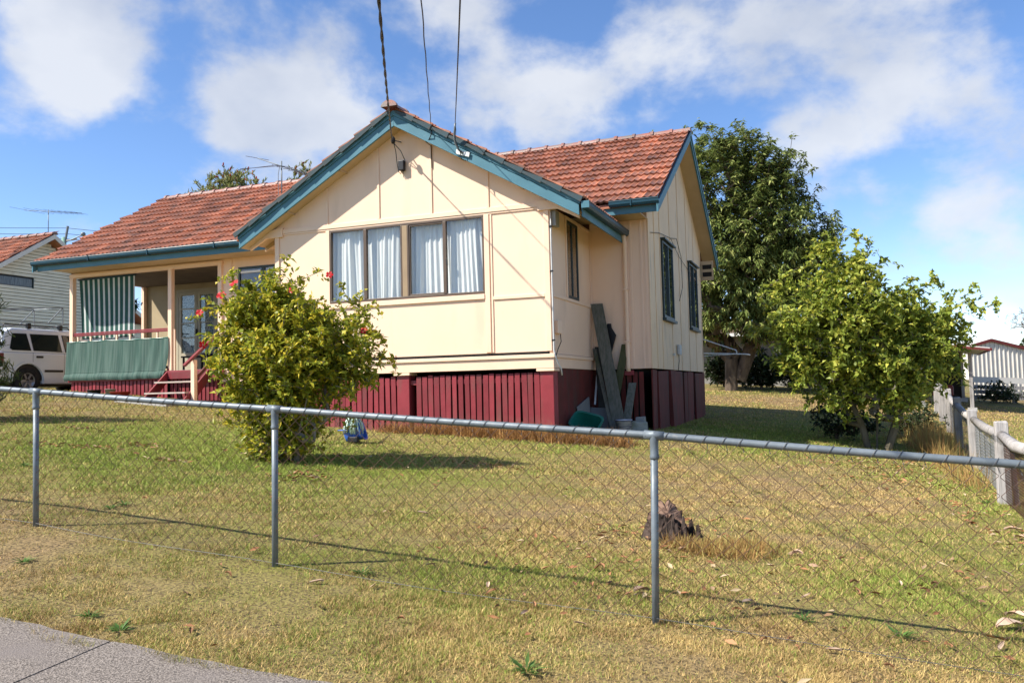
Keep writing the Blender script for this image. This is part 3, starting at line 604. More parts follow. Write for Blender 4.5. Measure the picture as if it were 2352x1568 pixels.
# --- windows
def sash_window(x0, x1, z0, z1, n, y=0.0):
    pass
def front_window():
    w = bx('window', 'brown_frame', WX0, WX1, -.018, .045, WZ0, WZ0+.045)
    fr = lambda x0, x1, z0, z1, m='brown_frame', y0=-.018, y1=.045: bx('frame', m, x0, x1, y0, y1, z0, z1, w, .003)
    fr(WX0, WX1, WZ1-.04, WZ1); fr(WX0, WX0+.03, WZ0+.046, WZ1-.041); fr(WX1-.03, WX1, WZ0+.046, WZ1-.041)
    fr(-2.762, -2.662, WZ0+.046, WZ1-.041, pmat('tan_mullion', (.34,.24,.14), (.30,.21,.125), 3, .5, .35))
    fr(-2.795, -2.763, WZ0+.046, WZ1-.041, y0=-.02); fr(-2.661, -2.629, WZ0+.046, WZ1-.041, y0=-.02)
    fr(-3.545, -3.485, WZ0+.046, WZ1-.041, y0=-.026); fr(-1.955, -1.895, WZ0+.046, WZ1-.041, y0=-.026)
    for a, b, yy in ((WX0+.03, -3.545, .012), (-3.485, -2.795, .004), (-2.629, -1.955, .022), (-1.895, WX1-.03, .004)):
        bx('pane', M['glass'], a, b, yy, yy+.004, WZ0+.046, WZ1-.041, w, 0)
    fr(-2.629, -1.955, WZ0+.046, WZ0+.075, y0=-.008, y1=.03); fr(-2.629, -1.955, WZ1-.07, WZ1-.041, y0=-.008, y1=.03)
    fr(-2.629, -2.605, WZ0+.076, WZ1-.071, y0=-.008, y1=.03)
    bx('latch', 'black', -1.90, -1.872, -.03, -.018, 1.86, 1.96, w)
    # net curtains in uneven folds
    for a, b, sd, yb in ((WX0, -2.74, 1, .11), (-2.70, -1.93, 5, .14), (-1.95, WX1, 9, .115)):
        def fn(u, v):
            x = a+(b-a)*u; z = WZ0-.05+(WZ1-WZ0+.07)*v
            f = math.sin(x*27+3.0*math.sin(x*4+sd)+.5*math.sin(v*2.5+x*3))*(.55+.45*math.sin(x*6.3+sd))+.45*math.sin(x*61+sd*2+1.6*math.sin(x*8)+.6*v)
            return (x+.05*(1-v)*math.sin(x*5+sd), yb+.036*f*(1.2-.5*v)+.02*math.sin(x*7+sd), z)
        part(MB().grid(fn, 150, 8), 'curtain', 'curtain', w, smooth=True)
    bx('curtain_rod', 'white', WX0, WX1, .16, .175, WZ1-.03, WZ1-.015, w)
front_window()
def side_window(name, x, y0, y1, z0, z1, mat='dark_frame', hood=False, d=.02):
    w = bx(name, mat, x-.03, x+d, y0, y1, z0, z0+.05)
    bx('frame', mat, x-.03, x+d, y0, y1, z1-.05, z1, w); bx('frame', mat, x-.03, x+d, y0, y0+.045, z0+.051, z1-.051, w); bx('frame', mat, x-.03, x+d, y1-.045, y1, z0+.051, z1-.051, w)
    ym = (y0+y1)/2; bx('frame', mat, x-.02, x+d-.006, ym-.025, ym+.025, z0+.051, z1-.051, w)
    bx('pane', M['glass'], x-.012, x-.008, y0+.045, ym-.025, z0+.051, z1-.051, w, 0); bx('pane', M['glass'], x-.006, x-.002, ym+.025, y1-.045, z0+.051, z1-.051, w, 0)
    bx('backing', 'dark', x-.16, x-.15, y0-.1, y1+.1, z0-.1, z1+.1, w, 0)
    if hood:
        bx('hood', mat, x+.001, x+.10, y0-.05, y1+.05, z1+.001, z1+.035, w); bx('sill', mat, x+.001, x+.09, y0-.05, y1+.05, z0-.055, z0-.001, w)
    return w
w = side_window('window', 0.0, RY0, RY1, RZ0, RZ1, 'dark_frame', False, .012)
part(MB().grid(lambda u, v: (-.075+.015*math.sin(u*26), RY0+.30+.40*u, RZ0+(RZ1-RZ0)*v), 30, 2), 'curtain', pmat('brown_drape', (.045,.036,.026), (.03,.024,.018), 5, .9, .1), w, smooth=True)
def put_dark_plate(y0, y1, z0, z1):   # dark plate on the gable sheet, painted as the unlit room behind the glass
    return bx('dark_plate', 'dark', XR+.001, XR+.006, y0+.02, y1-.02, z0+.02, z1-.02, None, 0)
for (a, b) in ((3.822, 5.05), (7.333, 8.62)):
    put_dark_plate(a, b, 1.052, 2.651)
    w = bx('window', 'dark_frame', XR+.0065, XR+.045, a, b, 1.052, 1.11)
    fr = lambda y0, y1, z0, z1, d=.045: bx('frame', 'dark_frame', XR+.0065, XR+d, y0, y1, z0, z1, w)
    fr(a, b, 2.60, 2.651); fr(a, a+.05, 1.111, 2.599); fr(b-.05, b, 1.111, 2.599); mid = (a+b)/2; fr(mid-.03, mid+.03, 1.111, 2.599, .052)
    bx('pane', M['glass'], XR+.013, XR+.016, a+.05, mid-.03, 1.111, 2.599, w, 0); bx('pane', M['glass'], XR+.021, XR+.024, mid+.03, b-.05, 1.111, 2.599, w, 0)
    bx('hood', 'dark_frame', XR+.001, XR+.11, a-.05, b+.05, 2.655, 2.69, w); bx('sill', 'dark_frame', XR+.001, XR+.09, a-.05, b+.05, .995, 1.05, w)
def left_window():
    w = bx('window', 'dark_frame', LWX0, LWX1, YR-.015, YR+.04, LWZ0, LWZ0+.05); fr = lambda x0, x1, z0, z1: bx('frame', 'dark_frame', x0, x1, YR-.015, YR+.04, z0, z1, w)
    fr(LWX0, LWX1, LWZ1-.05, LWZ1); fr(LWX0, LWX0+.05, LWZ0+.051, LWZ1-.051); fr(LWX1-.05, LWX1, LWZ0+.051, LWZ1-.051); fr(-7.72, -7.64, LWZ0+.051, LWZ1-.051); fr(-7.10, -7.04, LWZ0+.051, LWZ1-.051)
    bx('pane', M['glass'], LWX0+.05, -7.72, YR+.01, YR+.014, LWZ0+.051, LWZ1-.051, w, 0); bx('pane', M['glass'], -7.64, LWX1-.05, YR+.005, YR+.009, LWZ0+.051, LWZ1-.051, w, 0)
    part(MB().grid(lambda u, v: (-7.70+.62*u, YR+.11+.02*math.sin(u*40), LWZ0+(LWZ1-LWZ0)*v), 40, 2), 'curtain', 'curtain', w, smooth=True)
    bx('blind_rail', 'white', LWX0+.08, -7.74, YR-.03, YR-.016, 2.47, 2.52, w)
left_window()
# --- under the floor: stumps, battens, boarding (dark red)
def gzs(x, y): return g(x, y)-.06
def slat(x, y, w, ztop, lean=0.0, mat='red'):
    zb = gzs(x, y); d = .018; return part(MB().hexa([(x-w/2+lean, y, zb), (x+w/2+lean, y, zb), (x+w/2+lean, y+d, zb), (x-w/2+lean, y+d, zb), (x-w/2, y, ztop), (x+w/2, y, ztop), (x+w/2, y+d, ztop), (x-w/2, y+d, ztop)]), 'batten', mat, bevel=.003)
x = -.305
while x > -2.60: slat(x+random.gauss(0, .003), .045+random.gauss(0, .003), .092+random.gauss(0, .004), -.062+random.gauss(0, .008), random.gauss(0, .010)); x -= .1162
x = -3.02
while x > -5.42: slat(x+random.gauss(0, .003), .045+random.gauss(0, .003), .092+random.gauss(0, .004), -.062+random.gauss(0, .008), random.gauss(0, .010)); x -= .1162
bx('batten_rail', 'red', -W+.02, -.24, .065, .10, -.22, -.14); bx('batten_rail', 'red', -W+.02, -.24, .065, .10, -.95, -.88)
for x0, x1 in ((-.235, .0), (-2.925, -2.68), (-W, -W+.23)):
    bx('stump', 'red', x0, x1, .012, .25, gzs((x0+x1)/2, .1), -.05, bevel=.008)
    bx('stump_cap', 'cream_strip', x0-.05, x1+.03, -.03, .27, -.048, -.004, bevel=.006)
for (sx, sy) in ((-2.8, 2.6), (-.1, 2.7), (-5.3, 2.7), (-8.6, 2.7), (-2.8, 5), (-5.4, 5), (1.0, 5), (1.0, 9.4)): bx('stump', 'red_worn', sx-.12, sx+.12, sy, sy+.24, gzs(sx, sy), .0)
bx('base_sheet', 'red_worn', -.014, .0, .252, YR-.01, g(0, 1.2)-.2, -.003, bevel=0)
x = .10
while x < XR-.12: slat(x, YR+.03, .088, -.06, 0, 'red_worn'); x += .118
bx('bearer_end', 'red', .62, .80, YR-.05, YR-.001, -.12, -.03)
for i, (a, b, o) in enumerate(((YR+.01, 3.02, .02), (3.04, 4.24, .05), (4.36, 6.02, .09), (6.16, 6.74, .03), (6.74, 7.66, .015), (7.80, 9.60, .05))):
    zb = gzs(XR, (a+b)/2); t = .022
    part(MB().hexa([(XR-.02, a, zb), (XR-.02+o, a, zb), (XR-.02+o*.3, b, zb), (XR-.05, b, zb), (XR-.02, a, -.02-.03*(i % 2)), (XR+.005+o*.3, a, -.02-.03*(i % 2)), (XR+.0, b, -.03), (XR-.05, b, -.03)]), 'base_board', 'red_worn', bevel=.003)
bx('base_sheet', 'red_worn', XL, XR-.06, YB-.10, YB-.08, -1.6, 0, bevel=0); bx('base_sheet', 'red_worn', XL+.02, XL+.04, YR+.02, YB-.12, -1.2, .2, bevel=0); bx('base_sheet', 'red_worn', -W+.02, -W+.04, .26, YR, -1.4, 0, bevel=0); bx('base_sheet', 'dark', -8.7, -W, YR+.06, YR+.08, -1.4, 0, bevel=0); bx('base_sheet', 'dark', XL+.05, -8.7, YR+.40, YR+.42, -1.2, .25, bevel=0); bx('base_sheet', 'dark', -W+.05, XR-.3, YR+.2, YR+.22, -1.5, 0, bevel=0)  # sheets added under the floor so the batten gaps read as deep shade
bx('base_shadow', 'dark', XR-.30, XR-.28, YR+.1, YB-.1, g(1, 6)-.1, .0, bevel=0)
# --- verandah
bx('verandah_floor', 'greytimber', XL, -8.76, YR-.05, YV, .255, .305); bx('verandah_edge', 'red', XL-.01, -8.75, YR-.075, YR-.051, .10, .30)
x = -13.40
while x < -10.4: slat(x, YR-.05, .085, .095); x += .118
x = -8.62
while x < -5.5: slat(x, YR+.03, .088, -.03); x += .118
x = -10.35
while x < -8.7: slat(x, YR+.03, .085, .095); x += .118
for px in (XL+.06, -10.335, -8.87): bx('verandah_post', 'cream_strip', px-.055, px+.055, YR-.05, YR+.06, .306, 2.715, bevel=.006)
bx('post_strip', 'cream_strip', -10.24, -10.21, YR-.02, YR+.02, .306, 1.28)
bx('verandah_beam', 'cream_strip', XL, -8.80, YR-.055, YR+.065, 2.716, 2.81, bevel=.005)
bx('wall_panel', 'cream', XL, -8.861, YR, YR+.05, 2.812, 2.98)
x = XL+.6
while x < -8.9: bx('cover_strip', 'cream_strip', x-.02, x+.02, YR-.012, YR-.001, 2.813, 2.845); x += 1.2
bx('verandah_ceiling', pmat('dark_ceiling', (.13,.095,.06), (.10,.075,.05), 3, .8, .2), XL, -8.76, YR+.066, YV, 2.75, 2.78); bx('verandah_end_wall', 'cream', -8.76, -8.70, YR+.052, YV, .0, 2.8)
TAN = pmat('tan_wall_paint', (.44,.35,.215), (.39,.31,.19), 2, .7, .2)  # tan coat, also darkened to carry the shade of the recess
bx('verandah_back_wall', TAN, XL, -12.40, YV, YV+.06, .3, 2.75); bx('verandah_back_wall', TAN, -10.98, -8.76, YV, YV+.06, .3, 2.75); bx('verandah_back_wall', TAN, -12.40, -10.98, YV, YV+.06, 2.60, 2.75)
bx('corner_trim', 'cream_strip', XL, XL+.08, YV-.02, YV-.001, .306, 2.74)
bx('verandah_post', 'cream_strip', XL+.005, XL+.095, YV-.13, YV-.03, .306, 2.74)
def door():
    DM = pmat('door_paint', (.46,.41,.30), (.40,.36,.26), 3, .5, .3)
    w = bx('door', DM, -12.40, -12.33, YV-.01, YV+.05, .306, 2.6)
    fr = lambda x0, x1, z0, z1, y0=-.005, y1=.045: bx('frame', DM, x0, x1, YV+y0, YV+y1, z0, z1, w)
    fr(-11.05, -10.98, .306, 2.6); fr(-12.33, -11.05, 2.53, 2.6)
    for a, b in ((-12.325, -11.70), (-11.685, -11.055)):
        fr(a, a+.09, .31, 2.525); fr(b-.09, b, .31, 2.525); fr(a+.091, b-.091, .31, .86); fr(a+.091, b-.091, 2.43, 2.525)
        for z in (1.26, 1.66, 2.05): fr(a+.091, b-.091, z, z+.03)
        bx('pane', M['glass'], a+.09, b-.09, YV+.018, YV+.022, .86, 2.43, w, 0)
        bx('lace_curtain', 'lace', a+.09, b-.09, YV+.035, YV+.04, .86, 2.43, w, 0)
    bx('handle', 'black', -11.72, -11.68, YV-.05, YV-.006, 1.35, 1.5, w)
door()
for z, t in ((1.265, .022), (1.31, .018)): bx('rail', 'red', XL+.12, -10.392, YR-.03, YR+.03, z-t, z+t-.004)
x = XL+.25
while x < -10.5: bx('baluster', 'cream_strip', x-.022, x+.022, YR-.02, YR+.02, .42, 1.242); x += .42
bx('rail', 'red', XL+.12, -10.392, YR-.025, YR+.025, .36, .42)
def steps():
    s = bx('entry_steps', 'red', -10.36, -9.20, YR-.10, YR-.077, .10, .27)
    for sx in (-10.40, -9.20):
        part(MB().prism([(sx, YR-.08, .29), (sx, 1.62, -.42), (sx, 1.62, -.62), (sx, 1.80, -.62), (sx, YR-.08, .04)], (.04, 0, 0)), 'stringer', 'red', s, bevel=.004)
    for y0, z in ((2.02, .035), (1.72, -.215)): bx('tread', 'tread', -10.359, -9.201, y0, y0+.27, z-.035, z, s)
    bx('newel_post', 'cream_strip', -9.155, -9.055, 1.86, 1.96, g(-9.1, 1.9)-.1, .50, s, .006)
    part(MB().beam((-9.105, 1.60, .36), (-9.02, YR-.06, 1.04), .085, .055), 'handrail', 'red', s, bevel=.006)
    part(MB().beam((-9.10, 1.92, .05), (-9.02, YR-.06, .55), .05, .07), 'lower_rail', 'red_worn', s, bevel=.004)
    part(MB().beam((-10.38, YR-.06, .32), (-10.38, YR+.1, .34), .05, .07), 'rail_end', 'red', s)
steps()
bx('step_slab', 'concrete', -10.45, -9.0, .95, 1.66, g(-9.7, 1.3)-.1, g(-9.7, 1.3)+.06, bevel=.01)
# downpipe, conduit and meter boxes
part(MB().tube([(.70, 2.40, 2.56), (.70, YR-.05, 2.42), (.70, YR-.05, .06), (.70, YR-.05, -.05)], .043, 10), 'downpipe', 'cream_strip', smooth=True)
for z in (.5, 1.5): bx('pipe_strap', 'cream_strip', .65, .75, YR-.096, YR-.002, z, z+.03)
part(MB().tube([(.018, .02, 2.62), (.028, -.01, 2.2), (.028, -.012, .30), (.05, -.03, .2), (.085, .02, .08), (.11, .10, -.02), (.115, .12, -.12)], .013, 8), 'conduit', 'pvc', smooth=True)
for z in (2.35, 1.6, .45): bx('conduit_clip', 'black', .0, .048, -.03, .012, z, z+.025)
bx('junction_box', pmat('grey_box', (.33,.33,.31), None, 4, .6, .3), .021, .10, .05, .26, 2.38, 2.64, bevel=.01)
bx('meter_box', 'cream_strip', .0015, .07, .13, .36, .58, .80, bevel=.01)
part(MB().tube([(.05, .30, .58), (.06, .30, .45), (.045, .16, .32), (.05, .02, .2)], .007, 6), 'box_cable', 'cable')
part(MB().tube([(1.185, 4.75, .35), (1.185, 4.75, .30)], .03, 6), 'outlet_box', 'pvc')
bx('outlet_box', 'pvc', XR+.014, XR+.07, 5.35, 5.62, .34, .56, bevel=.008)
part(MB().tube([(XR+.03, 5.45, .34), (XR+.035, 5.43, .2), (XR+.025, 5.35, .0)], .008, 6), 'box_cable', 'cable')
part(MB().tube([(XR+.02, 2.75, 2.62), (XR+.03, 3.6, 2.75), (XR+.03, 4.9, 2.85), (XR+.03, 5.9, 2.60), (XR+.03, 8.8, 2.25)], .006, 5), 'wall_wire', 'cable')
part(MB().tube([(XR+.03, 4.9, 2.85), (XR+.04, 5.6, 2.95), (XR+.05, 6.1, 2.6), (XR+.05, 6.15, 1.9), (XR+.06, 5.6, 1.55)], .007, 5), 'wall_wire', 'cable')
# ------------------------------------------------------------------ front chain-link fence
FY = -8.47
RAILP = [(-7.2, .17), (-4.0, -.06), (-1.445, -.262), (.754, -.428), (3.327, -.613), (5.145, -.762), (6.3, -.86)]
def rail_z(x): return float(np.interp(x, [p[0] for p in RAILP], [p[1] for p in RAILP]))
def make_fence():
    F = thing('chain_link_fence', 'low chain-link fence with galvanised pipe rail along the footpath', 'fence', (0, FY, g(0, FY)))
    mb = MB(); pts = []
    for (a, b) in zip(RAILP[:-1], RAILP[1:]):
        for k in range(6):
            t = k/6; pts.append((a[0]+(b[0]-a[0])*t, FY, a[1]+(b[1]-a[1])*t-.004*math.sin(math.pi*t)))
    pts.append((RAILP[-1][0], FY, RAILP[-1][1])); mb.tube(pts, .0212, 14); mb.build('top_rail', M['galv'], F, smooth=True)
    for px, lean in ((-4.0, 0), (-1.445, .010), (.754, -.008), (3.327, -.028), (6.2, 0)):
        zt = rail_z(px); zb = g(px, FY)-.15
        p = MB().tube([(px+lean, FY, zb), (px, FY, zt-.02)], .0212, 14).build('post', M['galv'], F, smooth=True)
        c = MB().lathe([(.0, -.135), (.024, -.135), (.027, -.128), (.027, -.115), (.024, -.108), (.0245, -.05), (.026, -.03), (.026, .0), (.022, .022), (.0, .026)], 14, (px, FY, zt)); c.build('collar', M['galv'], p, smooth=True)
        MB().tube([(px-.055, FY, rail_z(px-.055)), (px+.055, FY, rail_z(px+.055))], .0262, 14).build('sleeve', M['galv'], p, smooth=True)
    # woven mesh: every wire is a flattened zigzag that hooks into its neighbours
    hw, hz = .054, .0505; nz = 21
    def wire(ph):
        pts = []
        for k in range(nz+1):
            s = (k+ph) % 2; pts.append((hw*s, .0035*(1 if s else -1), -.005-hz*k))
        out = []
        for i, p in enumerate(pts):       # round the bends a little
            if 0 < i < len(pts)-1:
                a = V(p)+(V(pts[i-1])-V(p))*.07; b = V(p)+(V(pts[i+1])-V(p))*.07
                out += [a, b]
            else: out.append(V(p))
        return MB().tube(out, .0016, 4, False).mesh('mesh_wire', M['wire'])
    WA, WB = wire(0), wire(1); x = -4.2; i = 0
    while x < 6.25:
        gap = rail_z(x)-(g(x, FY)+.015); m = Matrix.Translation((x, FY-.012, rail_z(x)-.015)) @ Matrix.Shear('XZ', 4, (0, 0)) @ Matrix.Scale(gap/(.005+hz*nz), 4, (0, 0, 1))
        inst('mesh_wire', WA if i % 2 == 0 else WB, m, F); x += hw; i += 1
    MB().tube([(a, FY-.016+.004*math.sin(a*3), g(a, FY)+.028+.008*math.sin(a*2.3)) for a in np.arange(-4.2, 6.3, .25)], .0017, 5).build('bottom_wire', M['tiewire'], F)
    # lashing turns round the rail
    mb = MB(); pts = []
    for k in range(15):
        t = 2*math.pi*k/11; pts.append((.030*(k/14)-.015+.012*math.cos(t), .0245*math.sin(t), .0245*math.cos(t)))
    pts.append((.028, -.012, -.05)); mb.tube(pts, .0019, 4); TIE = mb.mesh('tie_wire', M['tiewire'])
    x = -4.1
    while x < 6.2:
        inst('tie_wire', TIE, Matrix.Translation((x+random.gauss(0, .008), FY, rail_z(x)-.002)) @ Matrix.Rotation(.075, 4, 'Y'), F); x += .1085
make_fence()

# ------------------------------------------------------------------ vegetation toolkit
def unit(a): return a/np.maximum(np.linalg.norm(a, axis=-1, keepdims=True), 1e-9)
def leaf_arrays(o, d, n, L, Wd, droop=.25, fold=.25):
    d = unit(d); s = unit(np.cross(d, n)); up = np.cross(s, d); L = L[:, None]; w = Wd[:, None]/2
    b = o; m = o+d*L*.48-up*w*fold*.4; l = o+d*L*.42+s*w+up*w*fold; r = o+d*L*.42-s*w+up*w*fold; t = o+d*L*.96-np.array([0, 0, 1])*L*droop
    v = np.stack([b, l, m, r, t], 1); k = np.arange(len(o))[:, None]*5
    f = np.concatenate([k+np.array([[0, 2, 1]]), k+np.array([[0, 3, 2]]), k+np.array([[1, 2, 4]]), k+np.array([[2, 3, 4]])], 1).reshape(-1, 3)
    return v.reshape(-1, 3), f
def leaf_part(name, o, d, n, L, Wd, mat, parent, droop=.25, fold=.25, kind='stuff'):
    v, f = leaf_arrays(o, d, n, L, Wd, droop, fold)
    ob = bpy.data.objects.new(name, np_mesh(name, v, f, mat)); link(ob, parent)
    if kind: ob['kind'] = kind
    return ob
def grow(base, stems, tips, wander=.12, seed=0):
    """skeleton: stems = list of polylines; tips = target points. returns nodes, parent index"""
    rg = np.random.default_rng(seed); nodes = []; par = []
    for s in stems:
        for i, p in enumerate(s):
            nodes.append(np.array(p, float)); par.append(len(nodes)-2 if i else -1)
    b = np.array(base, float); order = np.argsort(np.linalg.norm(tips-b, axis=1)); ends = []
    arr = np.empty((len(nodes)+len(tips)*4+10, 3)); cnt = len(nodes); arr[:cnt] = nodes
    for ti in order:
        t = tips[ti]; dist = np.linalg.norm(arr[:cnt]-t, axis=1)+.25*np.maximum(0, arr[:cnt, 2]-t[2])*1.5
        j = int(np.argmin(dist)); p = arr[j].copy(); L = np.linalg.norm(t-p); k = max(1, min(4, int(L/.28))); last = j
        for q in range(1, k+1):
            f = q/k; w = p+(t-p)*f; w = w+(rg.normal(0, wander*L*.25, 3) if q < k else 0); w[2] += .06*L*math.sin(math.pi*f)
            arr[cnt] = w; par.append(last); last = cnt; cnt += 1
        ends.append(last)
    return arr[:cnt].copy(), par, ends
def branch_mesh(nodes, par, r_tip=.004, power=.5, rmax=.2, sides=5, rootr=None):
    n = len(nodes); w = np.ones(n)*.0; child = np.zeros(n, int)
    for i in range(n-1, -1, -1):
        if child[i] == 0: w[i] += 1
        if par[i] >= 0: w[par[i]] += w[i]; child[par[i]] += 1
    r = np.minimum(r_tip*w**power, rmax); mb = MB()
    for i in range(n):
        p = par[i]
        if p < 0: continue
        mb.tube([nodes[p], nodes[i]], [min(float(r[p]), float(r[i])*1.5), float(r[i])], sides if r[i] > .012 else 3, False)
    return mb
def blob_points(blobs, n, rg, shell=.55, clump=0.0, per=8):
    """random points in a union of ellipsoids, denser towards the outside"""
    vol = np.array([b[3]*b[4]*b[5] for b in blobs]); pick = rg.choice(len(blobs), n, p=vol/vol.sum()); d = unit(rg.normal(0, 1, (n, 3))); rad = (shell+(1-shell)*rg.random(n))**1.0
    B = np.array(blobs); P = B[pick, :3]+d*rad[:, None]*B[pick, 3:6]
    if clump: k = max(1, n//per); P = np.repeat(P[:k], per, 0)+rg.normal(0, clump, (k*per, 3))
    return P
def leaves_on(nodes, par, ends, per, spread, rg, back=.35, outward=None, up=.3):
    e = np.array(ends); tip = nodes[e]; pr = nodes[np.array([par[i] for i in ends])]; dr = unit(tip-pr)
    k = len(e)*per; T = np.repeat(tip, per, 0); D = np.repeat(dr, per, 0); t = rg.random(k)
    o = T-D*(t*back)[:, None]+rg.normal(0, .012, (k, 3)); ld = unit(D*(.5+.5*(1-t))[:, None]+rg.normal(0, spread, (k, 3))+np.array([0, 0, up])); nn = unit(np.array([0, 0, 1.])+rg.normal(0, .5, (k, 3)))
    return o, ld, nn

# --- hibiscus in front of the house
def hibiscus():
    rg = np.random.default_rng(3); bx_, by_ = -1.97, -4.40; z0 = g(bx_, by_)
    T = thing('hibiscus_bush', 'big sprawling hibiscus bush with red flowers in front of the window', 'bush', (bx_, by_, z0))
    blobs = [(-2.0,-4.45,.30,.80,.75,.72), (-2.40,-4.65,.55,.55,.55,.45), (-1.55,-4.30,.30,.60,.6,.55), (-2.05,-4.5,.88,.42,.40,.40), (-2.42,-4.68,.88,.36,.36,.32), (-2.1,-4.45,-.35,.62,.6,.55), (-1.35,-4.25,.05,.48,.5,.42), (-2.05,-4.4,-.78,.60,.5,.38), (-2.0,-4.5,-.98,.55,.5,.2), (-2.45,-4.6,-.45,.45,.45,.5), (-2.55,-4.65,.05,.45,.5,.5), (-1.5,-4.25,-.45,.35,.35,.35)]
    tips = blob_points(blobs, 2500, rg, .3, .085, 7)
    ex = np.array([(-2.02,-4.56,1.36),(-1.98,-4.5,1.28),(-.78,-4.05,.10),(-.80,-4.03,.03),(-.88,-4.06,.16),(-1.06,-4.15,.55),(-1.10,-4.18,.62),(-2.95,-4.87,.75),(-2.93,-4.86,.88),(-2.62,-4.76,1.16),(-2.55,-4.74,1.20),(-1.38,-4.26,1.02),(-1.16,-4.15,.90),(-.98,-4.1,.78),(-1.64,-4.35,1.18),(-1.03,-4.1,.42),(-1.0,-4.1,-.15),(-2.98,-4.88,.45),(-2.9,-4.85,.1)]); tips = np.concatenate([tips, ex, ex+rg.normal(0, .03, ex.shape)])
    tips = tips[tips[:, 2] > z0+.06]
    stems = []
    for k in range(9):
        a = 2*math.pi*k/9; r = .12; stems.append([(bx_+r*math.cos(a)*.6, by_+r*math.sin(a)*.6, z0-.05), (bx_+r*1.5*math.cos(a), by_+r*1.5*math.sin(a), z0+.35), (bx_+r*2.8*math.cos(a)+.05*(k % 3), by_+r*2.8*math.sin(a), z0+.85)])
    nodes, par, ends = grow((bx_, by_, z0), stems, tips, .2, 4)
    branch_mesh(nodes, par, .0042, .42, .035).build('branches', M['bark_grey'], T)
    o, d, n = leaves_on(nodes, par, ends, 14, .62, rg, .26, up=.28); k = len(o)
    leaf_part('crown', o, d, n, .045+.075*rg.random(k)**1.3, .026+.034*rg.random(k), M['leaf_hib'], T, .2, .3)
    # flowers: five petals and a staminal column
    fl = [(-2.40,-4.98,1.02),(-2.56,-5.02,.88),(-2.95,-4.95,.70),(-2.86,-5.0,.30),(-1.34,-4.55,1.10),(-1.72,-4.78,.92),(-1.02,-4.30,.42)]
    fm = MB()
    for i in range(5):
        a = 2*math.pi*i/5; ca, sa = math.cos(a), math.sin(a); P = lambda r, t, z: (r*ca-t*sa, r*sa+t*ca, z); k = len(fm.v)
        fm.v += [P(.004, 0, 0), P(.03, .022, .016), P(.03, -.022, .016), P(.032, 0, .009), P(.062, .026, .012), P(.062, -.026, .02), P(.068, 0, .005)]
        fm.f += [(k, k+3, k+1), (k, k+2, k+3), (k+1, k+3, k+6, k+4), (k+3, k+2, k+5, k+6)]
    fm.tube([(0, 0, 0), (0, .002, .03), (.004, .004, .055)], .003, 5); fme = fm.mesh('flower', M['petal'], True)
    for i, p in enumerate(fl):
        q = V((.25+.5*rg.normal(), -1, .35+.4*rg.normal())).to_track_quat('Z', 'Y'); s = (.95, .9, .7, .75, .7, .6, .75)[i]
        inst('flower', fme, Matrix.Translation(p) @ q.to_matrix().to_4x4() @ Matrix.Scale(s, 4), T)
hibiscus()
# --- citrus tree on the right
def citrus():
    rg = np.random.default_rng(8); bx_, by_ = 5.02, 4.40; z0 = g(bx_, by_)
    T = thing('citrus_tree', 'bushy yellow-green citrus tree by the side fence', 'tree', (bx_, by_, z0))
    blobs = [(4.65,4.1,.85,1.15,1.1,.95), (4.55,4.1,1.55,.70,.7,.55), (5.5,4.5,.70,1.0,1.0,.75), (6.25,4.7,.72,.62,.7,.55), (3.75,3.75,.95,.75,.7,.75), (3.6,3.7,.45,.5,.6,.5), (4.3,3.9,.10,.75,.8,.65), (5.1,4.3,-.15,1.0,.9,.65), (5.95,4.6,.05,.75,.8,.60), (4.9,4.3,1.95,.38,.4,.42), (4.35,4.0,2.05,.30,.3,.35), (3.75,3.8,-.12,.30,.35,.25), (5.0,4.3,-.75,.8,.6,.4), (4.35,4.0,-.55,.55,.6,.4), (5.7,4.5,-.6,.6,.6,.4)]
    tips = blob_points(blobs, 2900, rg, .36, .11, 7)
    ex = np.array([(4.80,4.15,2.58),(4.86,4.2,2.45),(4.35,4.0,2.48),(4.30,4.0,2.35),(6.20,4.72,1.72),(6.16,4.72,1.5),(6.24,4.72,1.6),(6.90,4.95,1.42),(6.80,4.92,1.15),(6.95,5.0,1.05),(7.28,5.05,1.12),(7.10,5.03,1.02),(5.36,4.4,1.95),(5.75,4.5,1.62),(3.12,3.6,1.2),(3.2,3.6,1.45),(3.45,3.75,-.02),(3.35,3.7,.02),(3.55,3.8,-.42),(6.75,4.9,.35),(6.82,4.9,.30),(6.6,4.9,-.1)]); tips = np.concatenate([tips, ex, ex+rg.normal(0, .05, ex.shape), ex+rg.normal(0, .08, ex.shape)])
    tips = tips[tips[:, 2] > z0+.4]
    stems = [[(bx_-.10, by_, z0-.05), (bx_-.20, by_, z0+.45), (bx_-.42, by_-.1, z0+1.0), (bx_-.55, by_-.1, z0+1.7), (bx_-.6, by_-.2, z0+2.6)],
             [(bx_+.05, by_+.1, z0-.05), (bx_+.08, by_+.1, z0+.6), (bx_+.05, by_+.15, z0+1.4), (bx_+.2, by_+.1, z0+2.2)],
             [(bx_+.22, by_-.05, z0-.05), (bx_+.40, by_-.05, z0+.5), (bx_+.75, by_+.05, z0+1.2), (bx_+1.0, by_+.1, z0+1.9)]]
    nodes, par, ends = grow((bx_, by_, z0), stems, tips, .2, 9)
    branch_mesh(nodes, par, .0052, .45, .075, 7).build('trunk', M['bark_citrus'], T)
    o, d, n = leaves_on(nodes, par, ends, 13, .60, rg, .38, up=.25); k = len(o)
    leaf_part('crown', o, d, n, .075+.095*rg.random(k)**1.2, .040+.042*rg.random(k), M['leaf_cit'], T, .22, .3)
citrus()
